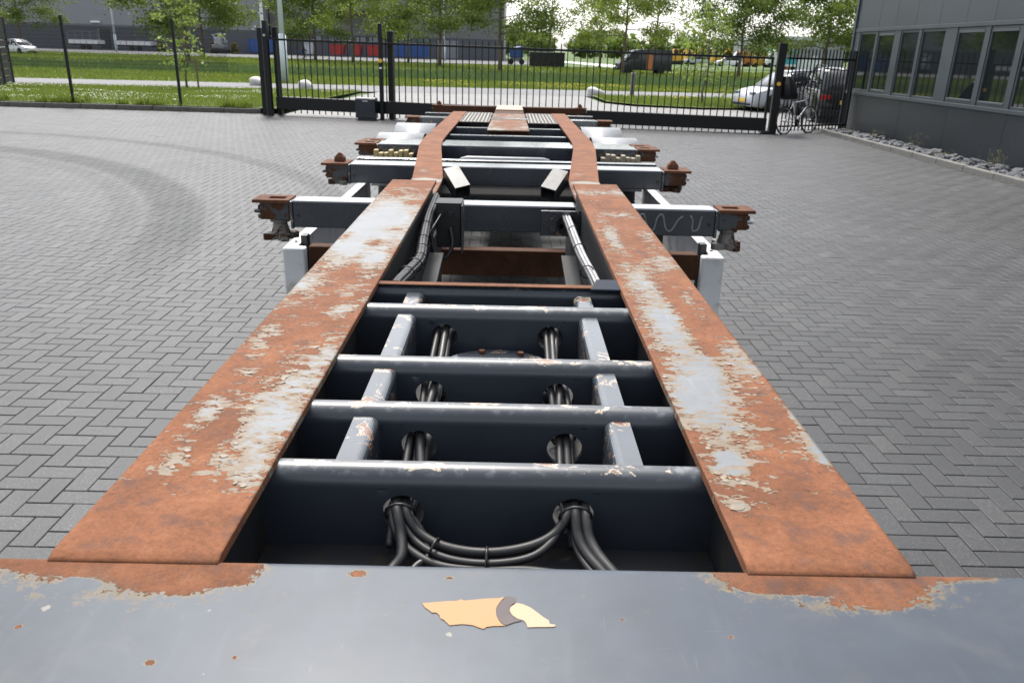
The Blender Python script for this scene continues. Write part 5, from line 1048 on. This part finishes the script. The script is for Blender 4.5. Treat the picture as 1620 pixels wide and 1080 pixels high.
def van(label, loc, rz, L, W, H, paint, band=None, name='van'):
    r0 = thing(name, label, 'van', loc, rz); prof = [(-.5, .16, .95), (-.49, .16, 1.), (.10, .16, 1.), (.22, .16, .96), (.36, .16, .60), (.46, .16, .50), (.495, .17, .40), (.5, .2, .25)]; secs = []
    for x, zb, t in prof:
        hw = W/2*(.97 if abs(x) > .48 else 1); zt = H*t; secs.append([(x*L, -hw*.95, zb*H), (x*L, -hw, zb*H+.1), (x*L, -hw, zb*H+(zt-zb*H)*.6), (x*L, -hw*.92, zt-.08), (x*L, -hw*.85, zt), (x*L, hw*.85, zt), (x*L, hw*.92, zt-.08), (x*L, hw, zb*H+(zt-zb*H)*.6), (x*L, hw, zb*H+.1), (x*L, hw*.95, zb*H)])
    bo = loft(secs).build('body', paint, r0, bevel=.03, smooth=True, world=False)
    MB().hexa([(.235*L, -W*.41, H*.945), (.235*L, W*.41, H*.945), (.355*L, W*.44, H*.63), (.355*L, -W*.44, H*.63)], [(.25*L, -W*.41, H*.955), (.25*L, W*.41, H*.955), (.37*L, W*.44, H*.635), (.37*L, -W*.44, H*.635)]).build('windscreen', 'glass_sky', r0, world=False)
    for sgn in (-1, 1):
        y0, y1 = sorted((sgn*(W/2-.03), sgn*(W/2+.008))); MB().prism([(.13*L, H*.60), (.335*L, H*.60), (.25*L, H*.88), (.13*L, H*.88)], 1, y0, y1).build('side_window', 'glass_car', r0, world=False)
        MB().box(.30*L, .34*L, *sorted((sgn*(W/2+.02), sgn*(W/2+.22))), H*.58, H*.70).build('mirror', 'black', r0, bevel=.03, world=False)
        MB().box(.47*L, .50*L, *sorted((sgn*W*.26, sgn*W*.44)), H*.33, H*.42).build('headlight', 'glass_sky', r0, bevel=.02, world=False)
        if band:
            MB().box(-.13*L, -.02*L, *sorted((sgn*(W/2-.02), sgn*(W/2+.006))), H*.2, H*.86).build('side_band', band, r0, world=False)
    MB().box(.49*L, .52*L, -W*.42, W*.42, H*.14, H*.26).build('bumper', 'black', r0, bevel=.03, world=False); MB().box(-.515*L, -.495*L, -W*.42, W*.42, H*.12, H*.2).build('bumper', 'black', r0, bevel=.02, world=False)
    wheels(r0, (-.30*L, .30*L), W/2-.1, .35, .22)
    return r0
van('dark delivery van with an orange band driving behind the tree', (12.6, 80.5, 0), R(184), 5.1, 1.95, 2.2, 'paint_van', 'paint_orange')
van('orange van on the far road left of the gate closing post', (34.3, 126, .35), R(175), 3.2, 1.8, 2.2, 'paint_orange')
van('red and white small van beside the orange van on the far road', (35.9, 127, .35), R(175), 2.6, 1.7, 1.5, 'paint_red')
van('yellow van on the far road next to the closing post', (37.3, 126, .35), R(175), 2.8, 1.8, 2.0, 'paint_yellow')
van('white van on the far road just behind the closing post', (38.6, 124, .35), R(178), 2.6, 1.8, 2.5, 'paint_white')
tk = thing('truck', 'turquoise box truck on the far road right of the closing post', 'truck', (40.9, 124, .0)); MB().box(39.7, 42.0, 124, 127, .55, 2.85).build('cab', 'paint_teal', tk, bevel=.08); MB().box(39.8, 41.9, 123.9, 123.999, 1.7, 2.5).build('windscreen', 'glass_sky', tk); MB().box(39.7, 42, 127.02, 134, .8, 3.1).build('box_body', 'paint_teal', tk)
MB().box(39.8, 41.9, 123.88, 123.995, .6, .9).build('bumper', 'paint_white', tk, bevel=.02)
for x in (39.9, 41.6): MB().cyl((x, 124.6, .45), (x+.3, 124.6, .45), .45, n=18).build('wheel', 'tyre', tk)
for k, (x0, x1, h, mt, lb) in enumerate([(42.2, 46.2, 1.75, 'paint_white', 'long white container beyond the picket fence'), (46.4, 47.6, 2.2, 'paint_grey', 'grey narrow container beside the office corner'), (42.3, 43.2, 2.9, 'paint_red', 'red stack behind the white container')]):
    cc_ = thing('container', lb, 'container', (x0, 125+k, 0)); MB().box(x0, x1, 125+k*3.1, 127.4+k*3.1, .05, h).build('box', mt, cc_, bevel=.02)
    for j in range(int((x1-x0)/.4)): MB().box(x0+.15+.4*j, x0+.2+.4*j, 124.96+k*3.1, 124.998+k*3.1, .1, h-.05).build('rib', mt, cc_)
for k, (x, y, lb) in enumerate([(29.6, 150, 'left yellow digger in the far distance right of the van'), (32.6, 153, 'middle yellow digger in the far distance'), (36.8, 150, 'right yellow digger in the far distance behind the young tree')]):
    e_ = thing('digger', lb, 'digger', (x, y, 0)); MB().box(x-1.2, x+1.2, y, y+2, .1, .7).build('tracks', 'tyre', e_, bevel=.15); MB().box(x-1, x+1, y, y+2, .75, 1.8).build('engine_house', 'paint_yellow', e_, bevel=.08); MB().box(x-.9, x+.1, y-.02, y+1.4, 1.8, 2.7).build('cab', 'paint_yellow', e_, bevel=.08)
    MB().box(x-.8, x, y-.06, y-.021, 1.95, 2.6).build('window', 'glass_car', e_); MB().tube([(x+.3, y+.2, 1.6), (x+1.6, y, 3.0), (x+2.4, y, 2.2)], [.16, .14, .1], 8).build('arm', 'paint_yellow', e_)

# ================================================================== BICYCLES AND CYCLIST
def bicycle(label, loc, rz, lean, frame, basket=None, wr=.34, wb=1.06, name='bicycle'):
    """x forward, standing on the ground, lean about x"""
    r0 = thing(name, label, 'bicycle', loc, rz); r0.rotation_euler.x = lean
    for x in (0, wb):
        w_ = MB(); ps = [(x+wr*math.cos(a), 0, wr+wr*math.sin(a)) for a in np.linspace(0, 2*math.pi, 33)]; w_.tube(ps, .022, 8, False); w_ = w_.build('wheel', 'tyre', r0, smooth=True, world=False)
        h_ = MB(); ps = [(x+(wr-.025)*math.cos(a), 0, wr+(wr-.025)*math.sin(a)) for a in np.linspace(0, 2*math.pi, 33)]; h_.tube(ps, .009, 6, False); h_.build('rim', 'steel', w_, world=False)
        sp = MB()
        for k in range(14): a = k*math.pi/7; sp.tube([(x, .02*(1 if k % 2 else -1), wr), (x+(wr-.03)*math.cos(a), 0, wr+(wr-.03)*math.sin(a))], .0016, 4)
        struct(sp.build('spokes', 'steel', w_, world=False), 'stuff'); MB().cyl((x, -.05, wr), (x, .05, wr), .025, n=10).build('hub', 'steel', w_, world=False)
    bb = (.46, 0, .28); st = (.34, 0, .78); hd = (.88, 0, .84); hl = (.92, 0, .68)
    for p, q, rr in ((bb, st, .018), (st, hd, .018), (bb, hl, .02), ((0, 0, wr), bb, .011), ((0, 0, wr), st, .010), (hd, hl, .021)): MB().cyl(p, q, rr, n=10).build('frame_tube', frame, r0, smooth=True, world=False)
    MB().tube([hl, (.97, 0, .52), (wb, 0, wr)], [.02, .018, .012], 8).build('fork', frame, r0, smooth=True, world=False)
    MB().cyl(st, (.31, 0, .93), .014, n=8).build('seat_post', 'steel', r0, world=False)
    sd = loft([[(.16, -.07, .94), (.16, .07, .94), (.16, .06, .98), (.16, -.06, .98)], [(.26, -.075, .94), (.26, .075, .94), (.26, .065, .985), (.26, -.065, .985)], [(.43, -.015, .945), (.43, .015, .945), (.43, .012, .975), (.43, -.012, .975)]]); sd.build('saddle', 'black', r0, bevel=.012, world=False)
    MB().cyl(hd, (.86, 0, 1.0), .016, n=8).build('stem', 'steel', r0, world=False); MB().tube([(.78, -.30, 1.02), (.86, -.16, 1.03), (.88, 0, 1.0), (.86, .16, 1.03), (.78, .30, 1.02)], .013, 8).build('handlebar', 'black', r0, smooth=True, world=False)
    cr_ = MB(); cr_.lathe((.46, -.05, .28), [(.03, -.004), (.095, -.004), (.095, .004), (.03, .004)], 22, 1); cr_.build('chainring', 'black', r0, world=False)
    for q in ((.46, -.08, .28, .56, .14), (.46, .08, .28, .36, .42)): MB().cyl(q[:3], (q[3], q[1], q[4]), .011, n=6).build('crank', 'steel', r0, world=False); 
    MB().tube([(.46, -.05, .375), (0, -.05, wr+.04), (-.04, -.05, wr), (0, -.05, wr-.04), (.46, -.05, .185)], .005, 5).build('chain', 'black', r0, world=False)
    return r0
bk = bicycle('silver bicycle with a black child seat leaning at the gate closing post', (7.12, 21.24, 0), R(36), R(-5), 'paint_silver')
cs = loft([[(-.02, -.16, .86), (-.02, .16, .86), (.30, .15, .86), (.30, -.15, .86)], [(-.10, -.18, 1.0), (-.10, .18, 1.0), (.28, .17, .98), (.28, -.17, .98)], [(-.14, -.18, 1.26), (-.14, .18, 1.26), (.16, .17, 1.24), (.16, -.17, 1.24)], [(-.12, -.12, 1.44), (-.12, .12, 1.44), (.02, .11, 1.43), (.02, -.11, 1.43)]]); cs.build('child_seat', 'black', bk, bevel=.03, smooth=True, world=False)
MB().tube([(.02, 0, .60), (.02, 0, .93), (.3, 0, .84)], .012, 8).build('carrier', 'black', bk, world=False)
cb = bicycle('dark city bicycle with a blue crate ridden along the far road', (-23.9, 95.0, 0), R(8), 0, 'paint_black'); MB().box(-.25, .2, -.2, .2, .78, 1.08).build('crate', 'paint_blue', cb, bevel=.02, world=False)
# the cyclist: one skinned figure seated on that bicycle
def figure(label, loc, rz):
    o = thing('person', label, 'person', loc, rz)
    J = {'pel': (.30, 0, 1.02, .15, .12), 'waist': (.34, 0, 1.18, .13, .11), 'chest': (.42, 0, 1.40, .16, .12), 'neck': (.46, 0, 1.55, .06, .06), 'head': (.49, 0, 1.66, .085, .095), 'crown': (.49, 0, 1.76, .075, .075)}
    E_ = [('pel', 'waist'), ('waist', 'chest'), ('chest', 'neck'), ('neck', 'head'), ('head', 'crown')]
    for s_, kn, fo in ((-1, (.62, .80), (.52, .20)), (1, (.60, .62), (.40, .46))):
        t = 'l' if s_ < 0 else 'r'; J['hip'+t] = (.32, .10*s_, .98, .10, .10); J['kn'+t] = (kn[0], .12*s_, kn[1], .065, .065); J['an'+t] = (fo[0], .10*s_, fo[1], .045, .045); J['to'+t] = (fo[0]+.17, .11*s_, fo[1]-.05, .04, .03)
        J['sh'+t] = (.42, .19*s_, 1.44, .065, .065); J['el'+t] = (.60, .25*s_, 1.22, .045, .045); J['wr'+t] = (.77, .27*s_, 1.07, .03, .03); J['ha'+t] = (.83, .28*s_, 1.05, .035, .022)
        E_ += [('pel', 'hip'+t), ('hip'+t, 'kn'+t), ('kn'+t, 'an'+t), ('an'+t, 'to'+t), ('chest', 'sh'+t), ('sh'+t, 'el'+t), ('el'+t, 'wr'+t), ('wr'+t, 'ha'+t)]
    ks = list(J); me_ = bpy.data.meshes.new('body'); me_.from_pydata([J[k][:3] for k in ks], [(ks.index(a), ks.index(c)) for a, c in E_], []); me_.materials.append(M['cloth_navy'])
    b_ = bpy.data.objects.new('body', me_); COL.objects.link(b_); b_.parent = o; b_.modifiers.new('k', 'SKIN')
    for i, k in enumerate(ks): me_.skin_vertices[0].data[i].radius = J[k][3:]
    me_.skin_vertices[0].data[0].use_root = True; q = b_.modifiers.new('u', 'SUBSURF'); q.levels = q.render_levels = 2
    hd_ = MB(); hd_.lathe((.50, 0, 1.60), [(.03, 0), (.075, .03), (.095, .09), (.09, .16), (.05, .21), (.01, .22)], 16); hd_.build('face', 'skin', o, smooth=True, world=False)
    hr = MB(); hr.lathe((.485, 0, 1.68), [(.09, 0), (.104, .05), (.09, .11), (.04, .155), (.01, .158)], 16); hr.build('hair', 'brown', o, smooth=True, world=False)
    MB().box(.27, .36, -.16, .16, 1.20, 1.46).build('backpack', 'cloth_pink', o, bevel=.05, seg=3, world=False)
figure('cyclist in dark clothes with a pinkish backpack riding past the left tree', (-23.9, 95.0, 0), R(8))
# ================================================================== FAR WOODLAND
r_ = np.random.RandomState(77); V = []
for k in range(46):
    x = -20+r_.rand()*260; y = 230+r_.rand()*90; h = 4+5*r_.rand(); n = 420; u = r_.normal(0, 1, (n, 3)); u /= np.linalg.norm(u, axis=1)[:, None]; rr = r_.rand(n)**.4; c = np.array([x, y, h*.55]); P = c+u*rr[:, None]*np.array([h*.9, h*.6, h*.55]); a = r_.normal(0, .45, (n, 3)); b2 = r_.normal(0, .45, (n, 3))
    V.append(np.stack([P-a, P+b2, P+a, P-b2], 1).reshape(-1, 3))
V = np.concatenate(V); tag(npmesh('woodland', V, np.arange(len(V)).reshape(-1, 4), 'leafA'), 'distant belt of trees along the horizon on the right', 'woodland', None, 'stuff')
fh = thing('far_hall', 'distant grey hall with a pale flat roof behind the trees at the right', 'building', (65, 190, 0)); MB().box(55, 75, 190, 210, 0, 5.5).build('wall', 'paint_grey', fh); MB().box(54.6, 75.4, 189.6, 210.4, 5.501, 6.3).build('roof', 'paint_silver', fh)
